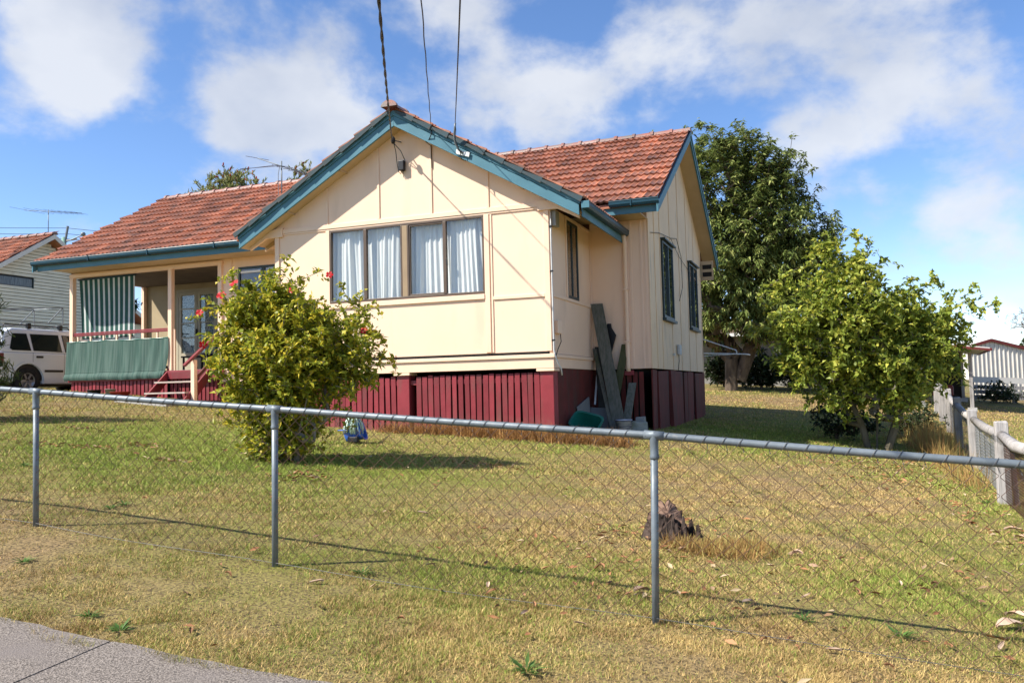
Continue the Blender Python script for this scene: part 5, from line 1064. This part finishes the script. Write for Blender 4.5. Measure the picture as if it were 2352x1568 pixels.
# ------------------------------------------------------------------ leaf litter, chips, weeds
def curled_leaf(L, W_, c, seed):
    r_ = random.Random(seed); mb = MB(); n = 4
    for i in range(n+1):
        u = i/n; w = W_*math.sin(math.pi*(.08+.87*u))**.8/2; z = .012+c*math.sin(math.pi*u)+.004*r_.random(); y = L*(u-.5)
        mb.v += [(-w, y, z+.012*r_.random()+c*.6), (0, y, z), (w, y, z+.012*r_.random()+c*.6)]
    for i in range(n): k = i*3; mb.f += [(k, k+1, k+4, k+3), (k+1, k+2, k+5, k+4)]
    return mb
LV = [curled_leaf(.085, .032, .010, 1).mesh('fallen_leaf', M['litter']), curled_leaf(.07, .026, .016, 2).mesh('fallen_leaf', M['litter']), curled_leaf(.10, .03, .006, 3).mesh('fallen_leaf', M['chip'])]
SPOTS = [[4.133,-5.481],[3.886,-5.869],[3.956,-6.325],[4.083,-6.453],[4.007,-6.741],[4.11,-6.655],[4.344,-5.082],[4.589,-4.07],[5.063,-5.867],[4.823,-6.582],[4.887,-6.793],[5.42,-6.143],[5.09,-6.339],[4.37,-7.061],[4.659,-6.892],[4.375,-7.283],[4.792,-7.03],[3.749,-7.875],[3.702,-8.069],[4.725,-7.585],[4.863,-7.838],[4.022,-8.441],[4.048,-8.56],[4.234,-8.525],[3.893,-8.537],[4.483,-8.653],[5.017,-8.238],[4.796,-8.181],[5.622,-4.146],[4.789,-1.615],[5.46,-2.135],[4.924,-5.284],[4.078,-7.537],[3.615,-8.396],[4.893,-1.504],[5.073,-8.04],[.039,-4.315],[.403,-5.305],[.86,-6.519],[1.502,-6.474],[1.992,-7.581],[1.673,-8.008],[2.086,-7.11],[2.289,-6.927],[2.436,-6.835],[2.821,-6.9],[2.741,-7.507],[2.954,-7.414],[2.801,-7.966],[2.988,-8.059],[3.115,-8.022],[2.276,-8.39],[2.415,-8.63],[2.933,-8.715],[2.588,-8.506],[2.018,-9.064],[2.208,-8.262],[1.047,-3.93],[1.654,-3.781],[2.591,-8.669],[.459,-8.659],[.629,-8.805],[1.218,-8.687],[1.104,-9.669],[-1.523,-7.297],[1.496,-9.062]]
for i, (lx, ly) in enumerate(SPOTS):
    pale = i % 3 == 2; z = g(lx, ly)+.012; s = random.uniform(.5, 1.0)
    o = inst('fallen_leaf', LV[i % 3], Matrix.Translation((lx, ly, z)) @ Matrix.Rotation(random.uniform(0, 6.28), 4, 'Z') @ Matrix.Rotation(random.gauss(0, .25), 4, 'X') @ Matrix.Rotation(random.gauss(0, .3), 4, 'Y') @ Matrix.Scale(s, 4))
    tag(o, 'dry pale chip or leaf lying on the lawn' if pale else 'dry brown fallen leaf lying on the lawn', 'chip' if pale else 'leaf', 'pale chips scattered on the lawn' if pale else 'brown leaves scattered on the lawn')
def litter():
    rg = np.random.default_rng(77); xs = []; ys = []
    for (cx, cy, sx, sy, n) in ((5.2,.6,.7,1.4,420),(4.8,2.0,.8,.8,160),(5.7,-3.6,.22,1.0,90),(4.4,-7.0,1.0,1.0,60),(2.6,-7.2,.6,.6,70),(-3.14,-5.26,.22,.08,40),(-4.4,-4.31,.3,.08,36),(-5.5,-4.9,.4,.1,40),(-1.2,-5.45,.25,.15,60),(-4.8,-4.8,.3,.06,40),(-6.8,-3.2,.3,.05,30),(.24,-3.37,.3,.08,40),(2.9,-5.9,.3,.3,50),(-2.0,-4.2,.8,.5,90),(3.2,13.8,2.0,.4,120),(2.2,15.5,1.5,.3,80),(2.0,-6.3,2.5,2.0,70)):
        xs.append(rg.normal(cx, sx, n)); ys.append(rg.normal(cy, sy, n))
    x = np.concatenate(xs); y = np.concatenate(ys); k = ~blocked(x, y); x = x[k]; y = y[k]; n = len(x); o = np.stack([x, y, gz(x, y)+.022+.012*rg.random(n)], -1); a = rg.random(n)*6.28
    d = np.stack([np.cos(a), np.sin(a), rg.normal(0, .25, n)], -1); nn = np.tile([0, 0, 1.], (n, 1))+rg.normal(0, .35, (n, 3))
    ob = leaf_part('leaf_litter', o, d, nn, .05+.05*rg.random(n), .02+.015*rg.random(n), M['litter'], None, -.05, .5); tag(ob, 'small dead leaves strewn over the lawn', 'leaf litter')
litter()
BK = [(5.18, -7.635, .17, .10), (5.26, -7.40, .13, .09), (3.117, -7.97, .10, .06), (5.847, -3.99, .16, .08), (5.83, -4.455, .14, .08), (3.98, -6.35, .09, .03)]
BL = ['large pale bark piece on the lawn at the right edge', 'grey bark piece just behind the large pale one', 'pale bark piece left of the fence post foot', 'brown bark piece by the timber fence', 'rusty brown bark piece near the timber fence', 'small pale bark strip right of the dry tussock']
for (bx_, by_, L, W_), lab in zip(BK, BL):
    o = curled_leaf(L, W_, .018, int(bx_*100)).build('bark_piece', M['chip'], None); o.matrix_basis = Matrix.Translation((bx_, by_, g(bx_, by_)+.012)) @ Matrix.Rotation(random.uniform(.8, 2.2), 4, 'Z'); tag(o, lab, 'bark', 'bark pieces on the lawn')
WD = [[-1.508,-7.55],[-1.488,-7.70],[.438,-9.699],[.747,-9.78],[-.729,-9.145],[-6.271,-3.12],[-4.14,-6.377],[4.071,-8.022],[4.573,-8.09],[2.867,-9.41],[5.964,-1.717],[1.35,-8.35]]
def weed_mesh(seed):
    rg = np.random.default_rng(seed); n = 26; a = rg.random(n)*6.28; e = .15+.6*rg.random(n); d = np.stack([np.cos(a)*np.cos(e), np.sin(a)*np.cos(e), np.sin(e)], -1); o = d*.01; v, f = leaf_arrays(o, d, np.tile([0, 0, 1.], (n, 1)), .06+.06*rg.random(n), .010+.008*rg.random(n), .12, .2)
    return np_mesh('weed', v, f, M['weed'])
WM = [weed_mesh(i) for i in range(3)]
for i, (lx, ly) in enumerate(WD):
    o = inst('weed', WM[i % 3], Matrix.Translation((lx, ly, g(lx, ly))) @ Matrix.Rotation(i*1.3, 4, 'Z') @ Matrix.Scale(random.uniform(.8, 1.2), 4)); tag(o, 'small green flat weed growing in the lawn', 'weed', 'weeds in the lawn')
# ------------------------------------------------------------------ timber side fence
def side_fence():
    F = thing('timber_fence', 'old grey post and rail fence with wire netting along the right boundary', 'fence', (6.4, 2, -1.9))
    P = [(6.02, -4.2, .96), (6.19, -1.55, 1.0), (6.52, 2.9, 1.0), (6.70, 6.2, 1.02), (6.95, 9.6, 1.05), (7.1, 12.4, 1.05), (7.25, 15.0, 1.05), (5.9, -6.4, .95)]
    P.sort(key=lambda p: p[1])
    for i, (px, py, h) in enumerate(P):
        z = g(px, py); ln = random.gauss(0, .02)
        MB().hexa([(px-.075, py-.06, z-.1), (px+.075, py-.06, z-.1), (px+.075, py+.06, z-.1), (px-.075, py+.06, z-.1), (px-.07+ln, py-.06, z+h), (px+.07+ln, py-.06, z+h-.01), (px+.07+ln, py+.06, z+h+.01), (px-.07+ln, py+.06, z+h)]).build('post', M['greytimber'], F, bevel=.008)
    for a, b in zip(P[:-1], P[1:]):
        za = g(a[0], a[1])+a[2]-.16; zb = g(b[0], b[1])+b[2]-.16; sg = random.uniform(.02, .06)
        m_ = ((a[0]+b[0])/2, (a[1]+b[1])/2, (za+zb)/2-sg); MB().tube([(a[0], a[1], za), m_, (b[0], b[1], zb)], [.055, .065, .055], 8).build('rail', M['greytimber'], F, smooth=True)
    def netting(a, b, mat, cell, name, r=.0022):
        L = math.hypot(b[0]-a[0], b[1]-a[1]); n = int(L/cell); mb = MB(); h = a[2]-.2; m = int(h/cell)
        pt = lambda s, t: (a[0]+(b[0]-a[0])*s+.012, a[1]+(b[1]-a[1])*s, g(a[0]+(b[0]-a[0])*s, a[1]+(b[1]-a[1])*s)+.03+h*t)
        for i in range(n+m):
            for sgn in (1, -1):
                i0, i1 = (i-m, i) if sgn > 0 else (i, i-m); p, q = [], None
                s0, t0, s1, t1 = i0/n, 0., i1/n, 1.
                if s0 < 0: t0 = (0-s0)/(s1-s0); s0 = 0
                if s1 < 0: t1 = 1-(0-s1)/(s0-s1); s1 = 0
                if s0 > 1: t0 = (s0-1)/(s0-s1); s0 = 1
                if s1 > 1: t1 = 1-(s1-1)/(s1-s0); s1 = 1
                if t1 <= t0: continue
                mb.tube([pt(s0, t0), pt((s0+s1)/2, (t0+t1)/2), pt(s1, t1)], r, 3, False)
        o = mb.build(name, mat, F); o['kind'] = 'stuff'
    for a, b in zip(P[2:5], P[3:6]): netting(a, b, M['tiewire'], .10, 'wire_netting', .0014)
    netting(P[0], P[1], M['wire'], .07, 'wire_netting', .0018); netting(P[1], P[2], M['wire'], .06, 'wire_netting', .002); netting(P[2], P[3], pmat('pale_netting', (.5,.5,.48), None, 4, .6, .3), .09, 'wire_netting', .0016)
    for k in range(5): MB().tube([(6.19+.09*math.cos(t), -1.55+.09*math.sin(t), g(6.19, -1.55)+.78+.015*k+.02*math.sin(t)) for t in [2*math.pi*i/12 for i in range(13)]], .003, 4).build('wire_turn', M['tiewire'], F)
    MB().beam((6.33,-1.5,g(6.33,-1.5)-.05), (6.30,-1.5,g(6.3,-1.5)+.62), .09, .05).build('pale', M['greytimber'], F)
side_fence()
# ------------------------------------------------------------------ folding clothes line at the rear of the house
def clothesline():
    t = thing('clothes_line', 'white folding clothes line frame fixed behind the house', 'clothes line', (1.6, YB+.3, .5)); T_ = lambda p, r=.018: MB().tube(p, r, 6).build('tube', M['white'], t, smooth=True)
    T_([(-.5, 9.9, 1.35), (1.16, 9.9, .87), (1.86, 9.9, .60), (1.95, 9.9, .57), (1.97, 9.9, .53), (1.97, 9.9, .46)]); T_([(-.5, 9.9, .60), (2.20, 9.9, .45)]); T_([(-.5, 10.3, .42), (2.0, 10.2, .47)], .008); T_([(2.20, 9.9, .45), (2.20, 11.2, .47)]); T_([(-.45, 9.62, .60), (-.45, 11.2, .60)])
clothesline()
# ------------------------------------------------------------------ car in the driveway
def car():
    XS = -14.72; wd = 1.74; y0 = 1.50; zg_ = -.17; t = thing('parked_car', 'white four wheel drive wagon with roof rack parked beside the verandah', 'car', (XS-wd/2, y0+2.2, zg_))
    P = lambda y, z: (y0+y, zg_+z)
    L = 4.45; wheels = (.82, 3.42); rw = .345
    def arch(c, n=10, r=.43): return [(c+r*math.cos(math.pi*(1-i/n)), .34+r*math.sin(math.pi*(1-i/n))) for i in range(n+1)]
    low = [(.02, .42), (.06, .30)] + [(wheels[0]-.43, .30)] + arch(wheels[0])[0:] + [(wheels[0]+.43, .26), (wheels[1]-.43, .26)] + arch(wheels[1]) + [(wheels[1]+.43, .30), (4.36, .32), (4.43, .50), (4.42, .78), (4.30, .90), (3.45, 1.02), (3.2, 1.06), (.10, 1.06), (.0, .95), (-.02, .60)]
    def side_prism(poly, xa, xb): return MB().prism([(xa, *P(y, z)) for y, z in poly], (xb-xa, 0, 0))
    body = side_prism(low, XS-wd, XS); body.build('body', M['carpaint'], t, bevel=.07)
    # cabin: tapered greenhouse
    gh = [(.04, 1.055), (.24, 1.56), (.50, 1.69), (2.30, 1.70), (2.55, 1.66), (3.30, 1.055)]; mb = MB(); inset = lambda z: .02+.16*(z-1.055)/.645
    for s in (0, 1): mb.v += [((XS-inset(z)) if s == 0 else (XS-wd+inset(z)), *P(y, z)) for y, z in gh]
    n = len(gh); mb.f += [tuple(range(n)), tuple(range(2*n-1, n-1, -1))]+[(i, n+i, n+(i+1) % n, (i+1) % n) for i in range(n)]; mb.build('cabin', M['carpaint'], t, bevel=.06)
    def glass(pts, nm='window'):
        o = MB().prism([(XS-inset(z)+.006, *P(y, z)) for y, z in pts], (-.004, 0, 0)).build(nm, M['black'], t, bevel=.02)
        c = (sum(p[0] for p in pts)/len(pts), sum(p[1] for p in pts)/len(pts)); q = [(c[0]+(y-c[0])*.95, c[1]+(z-c[1])*.92) for y, z in pts]
        MB().prism([(XS-inset(z)+.011, *P(y, z)) for y, z in q], (-.002, 0, 0)).build('pane', pmat('dark_car_pane', (.012,.018,.017), None, 3, .04, .6), o)
    glass([(.34, 1.16), (.48, 1.545), (.88, 1.555), (.94, 1.11), (.40, 1.11)]); glass([(1.0, 1.11), (.97, 1.55), (1.82, 1.56), (1.86, 1.10)]); glass([(1.95, 1.10), (1.92, 1.56), (2.36, 1.55), (2.95, 1.10)])
    for yy in (.965, 1.90, 2.98): MB().box(XS-.002, XS+.0015, y0+yy-.004, y0+yy+.004, zg_+.35, zg_+1.06).build('door_seam', M['black'], t)
    for yy in (1.05, 1.97): MB().box(XS+.002, XS+.03, y0+yy, y0+yy+.20, zg_+.93, zg_+.985).build('handle', M['black'], t, bevel=.012)
    for a, b in ((1.30, 1.86), (1.96, 2.92)): MB().box(XS+.002, XS+.018, y0+a, y0+b, zg_+.57, zg_+.63).build('side_moulding', M['black'], t, bevel=.006)
    for c in wheels:
        for xs in (XS-.10, XS-wd+.10):
            s = 1 if xs > XS-wd/2 else -1; o = (xs, y0+c, zg_+rw)
            w = MB().lathe([(.20, .105), (.22, .11), (.31, .11), (.345, .085), (.345, -.085), (.31, -.11), (.20, -.11)], 28, o, (s, 0, 0)).build('wheel', M['tyre'], t, smooth=True)
            MB().lathe([(.0, .06), (.05, .07), (.06, .05), (.17, .06), (.19, .10), (.215, .105), (.215, -.05)], 24, o, (s, 0, 0)).build('rim', M['alloy'], w, smooth=True)
            for k in range(6):
                a = math.pi*k/3; MB().beam((xs+s*.075, y0+c+.05*math.cos(a), zg_+rw+.05*math.sin(a)), (xs+s*.09, y0+c+.20*math.cos(a), zg_+rw+.20*math.sin(a)), .05, .03, up=(1, 0, 0)).build('spoke', M['alloy'], w)
        mb = MB(); A = arch(c, 16, .445); B = arch(c, 16, .50)     # flared wheel arch lip
        for i in range(16): mb.prism([(XS+.004, *P(*A[i])), (XS+.004, *P(*A[i+1])), (XS+.004, *P(*B[i+1])), (XS+.004, *P(*B[i]))], (.022, 0, 0))
        mb.build('wheel_arch', M['carpaint'], t); MB().box(XS-.32, XS-.02, y0+c-.42, y0+c+.42, zg_+.36, zg_+.80).build('arch_liner', M['black'], t)
    MB().box(XS-wd+.05, XS-.05, y0-.10, y0+.05, zg_+.38, zg_+.62).build('rear_bumper', M['carpaint'], t, bevel=.04)
    MB().box(XS-.12, XS+.006, y0-.02, y0+.16, zg_+.78, zg_+1.04).build('tail_light', M['rustred'], t, bevel=.02)
    MB().box(XS-wd+.2, XS-.2, y0-.02, y0+.05, zg_+1.12, zg_+1.5).build('rear_window', M['black'], t, bevel=.02)
    MB().box(XS-wd+.1, XS-.1, y0+.1, y0+4.2, zg_+.22, zg_+.34).build('underbody', M['black'], t)
    for xs in (XS-.24, XS-wd+.24): MB().tube([(xs, *P(.30, 1.72)), (xs, *P(.34, 1.77)), (xs, *P(2.2, 1.77)), (xs, *P(2.28, 1.70))], .018, 8).build('roof_rail', M['black'], t)
    for yy in (1.0, 1.95):
        MB().tube([(XS-.20, *P(yy, 1.80)), (XS-wd+.20, *P(yy, 1.80))], .018, 8).build('cross_bar', M['black'], t); MB().box(XS-.27, XS-.18, y0+yy-.05, y0+yy+.05, zg_+1.69, zg_+1.83).build('rack_foot', M['black'], t, bevel=.01)
    r = thing('ladder_frame', 'light metal tube frame lying on the car roof rack', 'frame', (XS-.5, y0+1.2, zg_+1.82)); Tb = lambda p: MB().tube(p, .014, 6).build('tube', M['galv'], r)
    for xs in (XS-.25, XS-1.3): Tb([(xs, *P(.1, 1.86)), (xs, *P(2.5, 1.86))]); Tb([(xs, *P(.05, 2.12)), (xs, *P(2.06, 2.32))]); Tb([(xs, *P(2.06, 2.32)), (xs, *P(2.06, 1.86))]); Tb([(xs, *P(2.06, 2.32)), (xs, *P(1.6, 1.86))])
    Tb([(XS-.25, *P(2.06, 2.32)), (XS-1.3, *P(2.06, 2.32))]); Tb([(XS-.25, *P(.1, 1.86)), (XS-1.3, *P(.1, 1.86))])
car()
# ------------------------------------------------------------------ neighbour on the left: weatherboard gable end
def neighbour():
    XN = -24.0; YA = 10.67; ZA = 6.10; tn = .63; hw = 4.4; zb = .0; N_ = thing('weatherboard_house', 'neighbouring pale weatherboard house with tiled gable roof', 'house', (XN-5, YA, .2))
    zt = lambda y: ZA-.28-tn*abs(y-YA); z = .9; e = .128
    WY0, WY1, WZA, WZB = 8.55, 10.10, 3.93, 4.33
    while z < ZA-.35:
        hwz = (ZA-.28-(z+e*.5))/tn; a, b = YA-min(hw, hwz), YA+min(hw, hwz)
        segs = [(a, WY0), (WY1, b)] if WZA < z+e*.5 < WZB else [(a, b)]
        for s0, s1 in segs:
            if s1-s0 > .05: MB().prism([(XN, s0, z), (XN+.040, s0, z), (XN+.012, s0, z+e-.016), (XN-.01, s0, z+e-.016)], (0, s1-s0, 0)).build('weatherboard', M['weather'], N_)
        z += e
    MB().prism([(XN-.012, YA-hw, -.2), (XN-.012, YA+hw, -.2), (XN-.012, YA+hw, zt(YA+hw)), (XN-.012, YA, ZA-.28), (XN-.012, YA-hw, zt(YA-hw))], (-.06, 0, 0)).build('gable_wall', M['dark'], N_)  # dark backing seen between the boards, standing in for their lap shadows
    w = MB().box(XN-.011, XN+.004, WY0, WY1, WZA, WZB).build('window', M['black'], N_); MB().box(XN+.005, XN+.012, WY0+.05, WY1-.05, WZA+.05, WZB-.05).build('pane', pmat('dark_pane', (.03,.035,.035), (.10,.11,.11), 6, .08, .6, stretch=(1,6,.5)), w)
    for y_ in (WY0, WY1-.04): MB().box(XN+.005, XN+.045, y_, y_+.04, WZA, WZB).build('frame', M['dark_frame'], w)
    for s in (-1, 1):
        yo = YA+s*(hw+.6); zo = ZA-tn*(hw+.6)
        MB().prism([(XN+.42, YA, ZA-.20), (XN+.42, YA, ZA-.02), (XN+.42, yo, zo-.02), (XN+.42, yo, zo-.20)], (.03, 0, 0)).build('barge_board', pmat('pale_barge', (.66,.65,.60), None, 3, .6, .3), N_)
        MB().prism([(XN+.42, YA, ZA-.05), (XN+.42, yo, zo-.05), (XN+.42, yo, zo-.12), (XN+.42, YA, ZA-.12)], (-11, 0, 0)).build('roof_sheet', M['tile'], N_)
    mats = []; ey = (0, math.cos(math.atan(tn)), math.sin(math.atan(tn))); s = 0; r = 0
    while s < (hw+.6)/math.cos(math.atan(tn))-.1:
        for c in range(26): mats.append(jit(frame((XN+.43-TW*(c+1)-(TW/2 if r % 2 else 0)+ (TW/2 if r % 2 and c == 0 else 0), YA-(hw+.6)+ey[1]*s, ZA-tn*(hw+.6)+ey[2]*s-.02), (1, 0, 0), ey), .006))
        s += TG; r += 1
    o = joined(tile_mesh(TW-.004, TG+.045), mats).build('roof_tiles', M['tile'], N_); o['kind'] = 'stuff'
    for c in range(14): inst('ridge_cap', CAP, jit(frame((XN+.45-c*.435, YA, ZA+.0), (0, 1, 0), (-1, 0, 0)), .01), N_)
    MB().box(XN-5, XN-.02, YA+hw+.02, YA+hw+6, -.2, 2.9).build('rear_wing', M['weather'], N_)
    for k in range(22): MB().prism([(XN-.02, YA+hw+.02, -.1+k*.135), (XN+.02, YA+hw+.02, -.1+k*.135), (XN-.005, YA+hw+.02, .02+k*.135)], (0, 6, 0)).build('weatherboard', M['weather'], N_)
    antenna('tv_antenna', 'thin TV antenna on the neighbouring weatherboard house', (XN-.3, 11.0, 5.95), 1.15, (XN-1.1, 10.6, 7.16), (XN+.9, 11.5, 7.02), [(f, (.05, .75-.4*f, .0)) for f in (.05, .25, .42, .55, .66, .76, .86, .95)], .010)
neighbour()
def street_pole():
    b = (-46.6, 31.2); t = thing('power_pole', 'green power pole with street lamp beyond the neighbouring roof', 'pole', (b[0], b[1], .3)); MB().tube([(b[0], b[1], .2), (b[0], b[1], 11.3)], [.20, .16], 10).build('shaft', pmat('green_pole', (.20,.33,.27), None, 3, .7, .2), t, smooth=True)
    MB().tube([(b[0]+.1, b[1], 10.9), (b[0]+.25, b[1]+.1, 12.1)], .09, 8).build('extension', M['galv'], t)
    MB().beam((b[0]-.9, b[1]-.2, 11.0), (b[0]+1.0, b[1]+.2, 11.1), .1, .1).build('crossarm', M['greytimber'], t); MB().tube([(b[0], b[1], 10.9), (b[0]+1.5, b[1]+.2, 11.35)], .04, 6).build('lamp_arm', M['galv'], t)
    MB().lathe([(0, -.1), (.14, -.06), (.18, .08), (.10, .2), (0, .22)], 10, (b[0]+1.6, b[1]+.2, 11.35)).build('lamp', M['galv'], t, smooth=True)
    for i, (dz, yy, lab) in enumerate(((11.2, 0, 'lower thin wire strung to the far power pole'), (11.6, .4, 'middle thin wire strung to the far power pole'), (12.0, .2, 'upper thin wire strung to the far power pole'))):
        p = catenary((b[0]-28, b[1]-16+yy, dz+.9), (b[0], b[1]+yy, dz), 10, .3)+catenary((b[0], b[1]+yy, dz), (b[0]+30, b[1]+20+yy, dz-2.2), 10, .3)[1:]
        o = MB().tube(p, .016, 4).build('overhead_wire', M['cable'], None); tag(o, lab, 'wire', 'wires on the far power pole')
street_pole()
# ------------------------------------------------------------------ buildings at the right and rear
def rear_house():
    t = thing('rear_house', 'pale rendered house half hidden behind the mango tree', 'house', (4, 27, -.7)); z = -.9
    MB().box(-3.0, 7.0, 26.0, 26.2, z, 2.0).build('wall', M['render'], t)
    for a, b, z0, z1 in ((2.9, 3.4, z, 1.1), (4.55, 6.2, -.4, 1.1), (-.6, .9, -.1, 1.1)): w = MB().box(a, b, 25.95, 25.995, z0, z1).build('window', M['black'], t); MB().box(a+.06, b-.06, 25.93, 25.945, z0+.06, z1-.06).build('pane', M['dark'], w); MB().box(a-.05, b+.05, 25.9, 25.99, z0-.07, z0-.005).build('sill', M['render'], w)
    MB().prism([(-3.6, 25.3, 1.9), (7.6, 25.3, 1.9), (6.0, 29.0, 2.7), (-2.0, 29.0, 2.7)], (0, .03, -.1)).build('roof', M['tile'], t)
    mats = []
    for r in range(9):
        for c in range(40-2*r): mats.append(jit(frame((-3.2+c*TW+.25*r, 25.28+r*TG*.977, 1.91+r*TG*.212), (1, 0, 0), (0, .977, .212)), .006))
    o = joined(tile_mesh(TW-.004, TG+.045), mats).build('roof_tiles', pmat('lichen_tile', (.33,.26,.19), (.25,.14,.09), 4, .7, .3, island=.3), t); o['kind'] = 'stuff'
    MB().box(-3.5, 7.5, 25.2, 25.29, 1.78, 1.92).build('gutter', M['white'], t)
rear_house()
def shed():
    B = V((10.185, 29.603, 0)); E = V((15.6, 31.75, 0)); ux = (E-B).normalized(); nz = V((ux.y, -ux.x, 0)); t = thing('steel_shed', 'cream ribbed steel shed with dark red gable trim', 'shed', (12, 30, -1.4))
    apx = 1.05; zl = 1.09; za = 1.36; zr = lambda s: za-(s-apx)*.268 if s > apx else za-(apx-s)*.268
    n = 27; st_ = .2
    for i in range(n):
        s0 = i*st_; s1 = s0+st_; p = lambda s, d, z: B+ux*s+nz*d+V((0, 0, z)); zt = zr((s0+s1)/2)-.05; mb = MB()
        mb.hexa([p(s0, 0, -1.6), p(s1, 0, -1.6), p(s1, -.04, -1.6), p(s0, -.04, -1.6), p(s0, 0, zr(s0)-.05), p(s1, 0, zr(s1)-.05), p(s1, -.04, zr(s1)-.05), p(s0, -.04, zr(s0)-.05)])
        mb.hexa([p(s0+.005, .0, -1.6), p(s0+.055, .0, -1.6), p(s0+.045, .035, -1.6), p(s0+.015, .035, -1.6), p(s0+.005, 0, zt), p(s0+.055, 0, zt), p(s0+.045, .035, zt), p(s0+.015, .035, zt)]); mb.build('wall_sheet', M['colorbond'], t)
    for a, b in ((-.15, apx), (apx, 5.5)):
        p0 = B+ux*a+nz*.06+V((0, 0, zr(a))); p1 = B+ux*b+nz*.06+V((0, 0, zr(b))); MB().beam(p0, p1, .10, .13).build('barge_trim', M['rustred'], t)
        q0 = p0-nz*6; q1 = p1-nz*6; MB().hexa([p0+V((0,0,.04)), p1+V((0,0,.04)), q1+V((0,0,.04)), q0+V((0,0,.04)), p0+V((0,0,.07)), p1+V((0,0,.07)), q1+V((0,0,.07)), q0+V((0,0,.07))]).build('roof_sheet', M['colorbond'], t)
    MB().hexa([B, B-nz*6, B-nz*6+ux*.05, B+ux*.05]+[q+V((0, 0, 1.05)) for q in (B, B-nz*6, B-nz*6+ux*.05, B+ux*.05)]).build('side_wall', M['colorbond'], t)
shed()
def carport():
    t = thing('carport', 'open carport with white posts and dark red fascia by the shed', 'carport', (8.6, 20, -1.5)); z = g(8.5, 17)
    for (px, py) in ((8.48, 17.0), (7.1, 17.4), (8.9, 22.0), (7.3, 22.4)): MB().box(px-.05, px+.05, py-.05, py+.05, g(px, py)-.05, .62).build('post', M['greytimber'], t); MB().box(px-.12, px+.12, py-.12, py+.12, g(px, py)-.02, g(px, py)+.12).build('footing', M['concrete'], t)
    MB().hexa([(6.2,16.6,.95),(8.95,16.3,.55),(9.5,22.6,.55),(6.5,22.8,.95),(6.2,16.6,1.0),(8.95,16.3,.60),(9.5,22.6,.60),(6.5,22.8,1.0)]).build('roof_sheet', M['colorbond'], t); MB().beam((6.2,16.55,.93), (8.97,16.25,.53), .05, .07).build('fascia', M['rustred'], t); MB().beam((8.99,16.3,.55), (9.54,22.6,.55), .05, .07).build('fascia', M['rustred'], t)
    MB().box(6.4, 8.9, 22.2, 22.3, -1.5, .8).build('back_wall', M['dark'], t)
    m = thing('ride_on_mower', 'red ride-on mower parked inside the carport', 'mower', (7.9, 19.2, g(7.9, 19.2))); z = g(7.9, 19.2); MB().box(7.6, 8.2, 18.8, 19.3, z+.3, z+.68).build('bonnet', M['rustred'], m, bevel=.06); MB().box(7.6, 8.2, 19.4, 19.8, z+.35, z+.55).build('seat', M['black'], m, bevel=.05); MB().box(7.45, 8.35, 18.9, 19.9, z+.12, z+.3).build('deck', M['black'], m, bevel=.04)
    for px, py, r in ((7.55, 18.9, .16), (8.25, 18.9, .16), (7.55, 19.7, .22), (8.25, 19.7, .22)): MB().lathe([(0, .06), (r, .05), (r, -.05), (0, -.06)], 14, (px, py, z+r), (1, 0, 0)).build('wheel', M['tyre'], m)
carport()
def low_fence():
    t = thing('low_boundary_fence', 'low weathered board fence in front of the steel shed', 'fence', (11, 25, -1.5)); A = V((9.3, 22.6, 0)); B = V((16.5, 25.2, 0)); n = 5
    for i in range(n+1):
        p = A+(B-A)*(i/n); MB().box(p.x-.06, p.x+.06, p.y-.06, p.y+.06, g(p.x, p.y)-.1, g(p.x, p.y)+.95).build('post', M['greytimber'], t)
    for k, (h, w_) in enumerate(((.82, .22), (.55, .14), (.36, .14), (.17, .14))): MB().beam(A+V((0, -.07, g(A.x, A.y)+h)), B+V((0, -.07, g(B.x, B.y)+h)), .025, w_).build('board', M['colorbond'] if k == 0 else M['greytimber'], t)
    z0 = g(10.2, 22.2)
    simple_tree('fence_shrub', 'dark shrub in front of the low board fence', 'shrub', (10.0, 22.2, z0), [(10.0, 22.2, z0+.45, .7, .5, .5), (10.6, 22.5, z0+.25, .6, .4, .3)], 200, .10, .045, 'leaf_dark', 'bark_dark', 11, .6, 91)
    simple_tree('dry_shrub', 'brown dry shrub by the low board fence', 'shrub', (11.7, 23.1, g(11.7, 23.1)), [(11.7, 23.1, g(11.7, 23.1)+.3, .6, .4, .35)], 160, .09, .03, 'leaf_brown', 'bark_grey', 9, .6, 92)
low_fence()
def far_backdrop():      # distant neighbourhood trees closing the view between the houses
    rg = np.random.default_rng(123)
    spots = [(-70, 60, 7), (-60, 72, 6), (40, 95, 6), (55, 88, 7), (28, 100, 6), (70, 80, 7), (10, 90, 5), (-30, 85, 6)]
    for i, (x, y, h) in enumerate(spots):
        simple_tree('distant_tree', 'distant green tree far behind the houses', 'tree', (x, y, -1.5), [(x, y, h*.5, 3.2, 3, h*.4), (x+2.5, y, h*.4, 2.4, 2.4, h*.32), (x-2.2, y, h*.42, 2.4, 2.4, h*.34)], 130, .5, .3, 'leaf_far', 'bark_dark', 12, .7, 200+i, .02, .3, group='distant trees')
far_backdrop()
def pale_fence():
    t = thing('steel_fence', 'pale blue-grey steel panel fence beyond the car', 'fence', (-20, 13, 0)); m = pmat('pale_blue_steel', (.42,.52,.56), None, 3, .5, .4)
    for i in range(18):
        y = 9.5+i*.6; MB().hexa([(-20.02, y, -.3), (-19.98, y, -.3), (-19.98, y+.56, -.3), (-20.02, y+.56, -.3), (-20.02, y, 1.72), (-19.98, y, 1.72), (-19.98, y+.56, 1.72), (-20.02, y+.56, 1.72)]).build('panel', m, t)
    MB().box(-20.04, -19.96, 9.5, 20.3, 1.72, 1.78).build('cap_rail', m, t)
pale_fence()
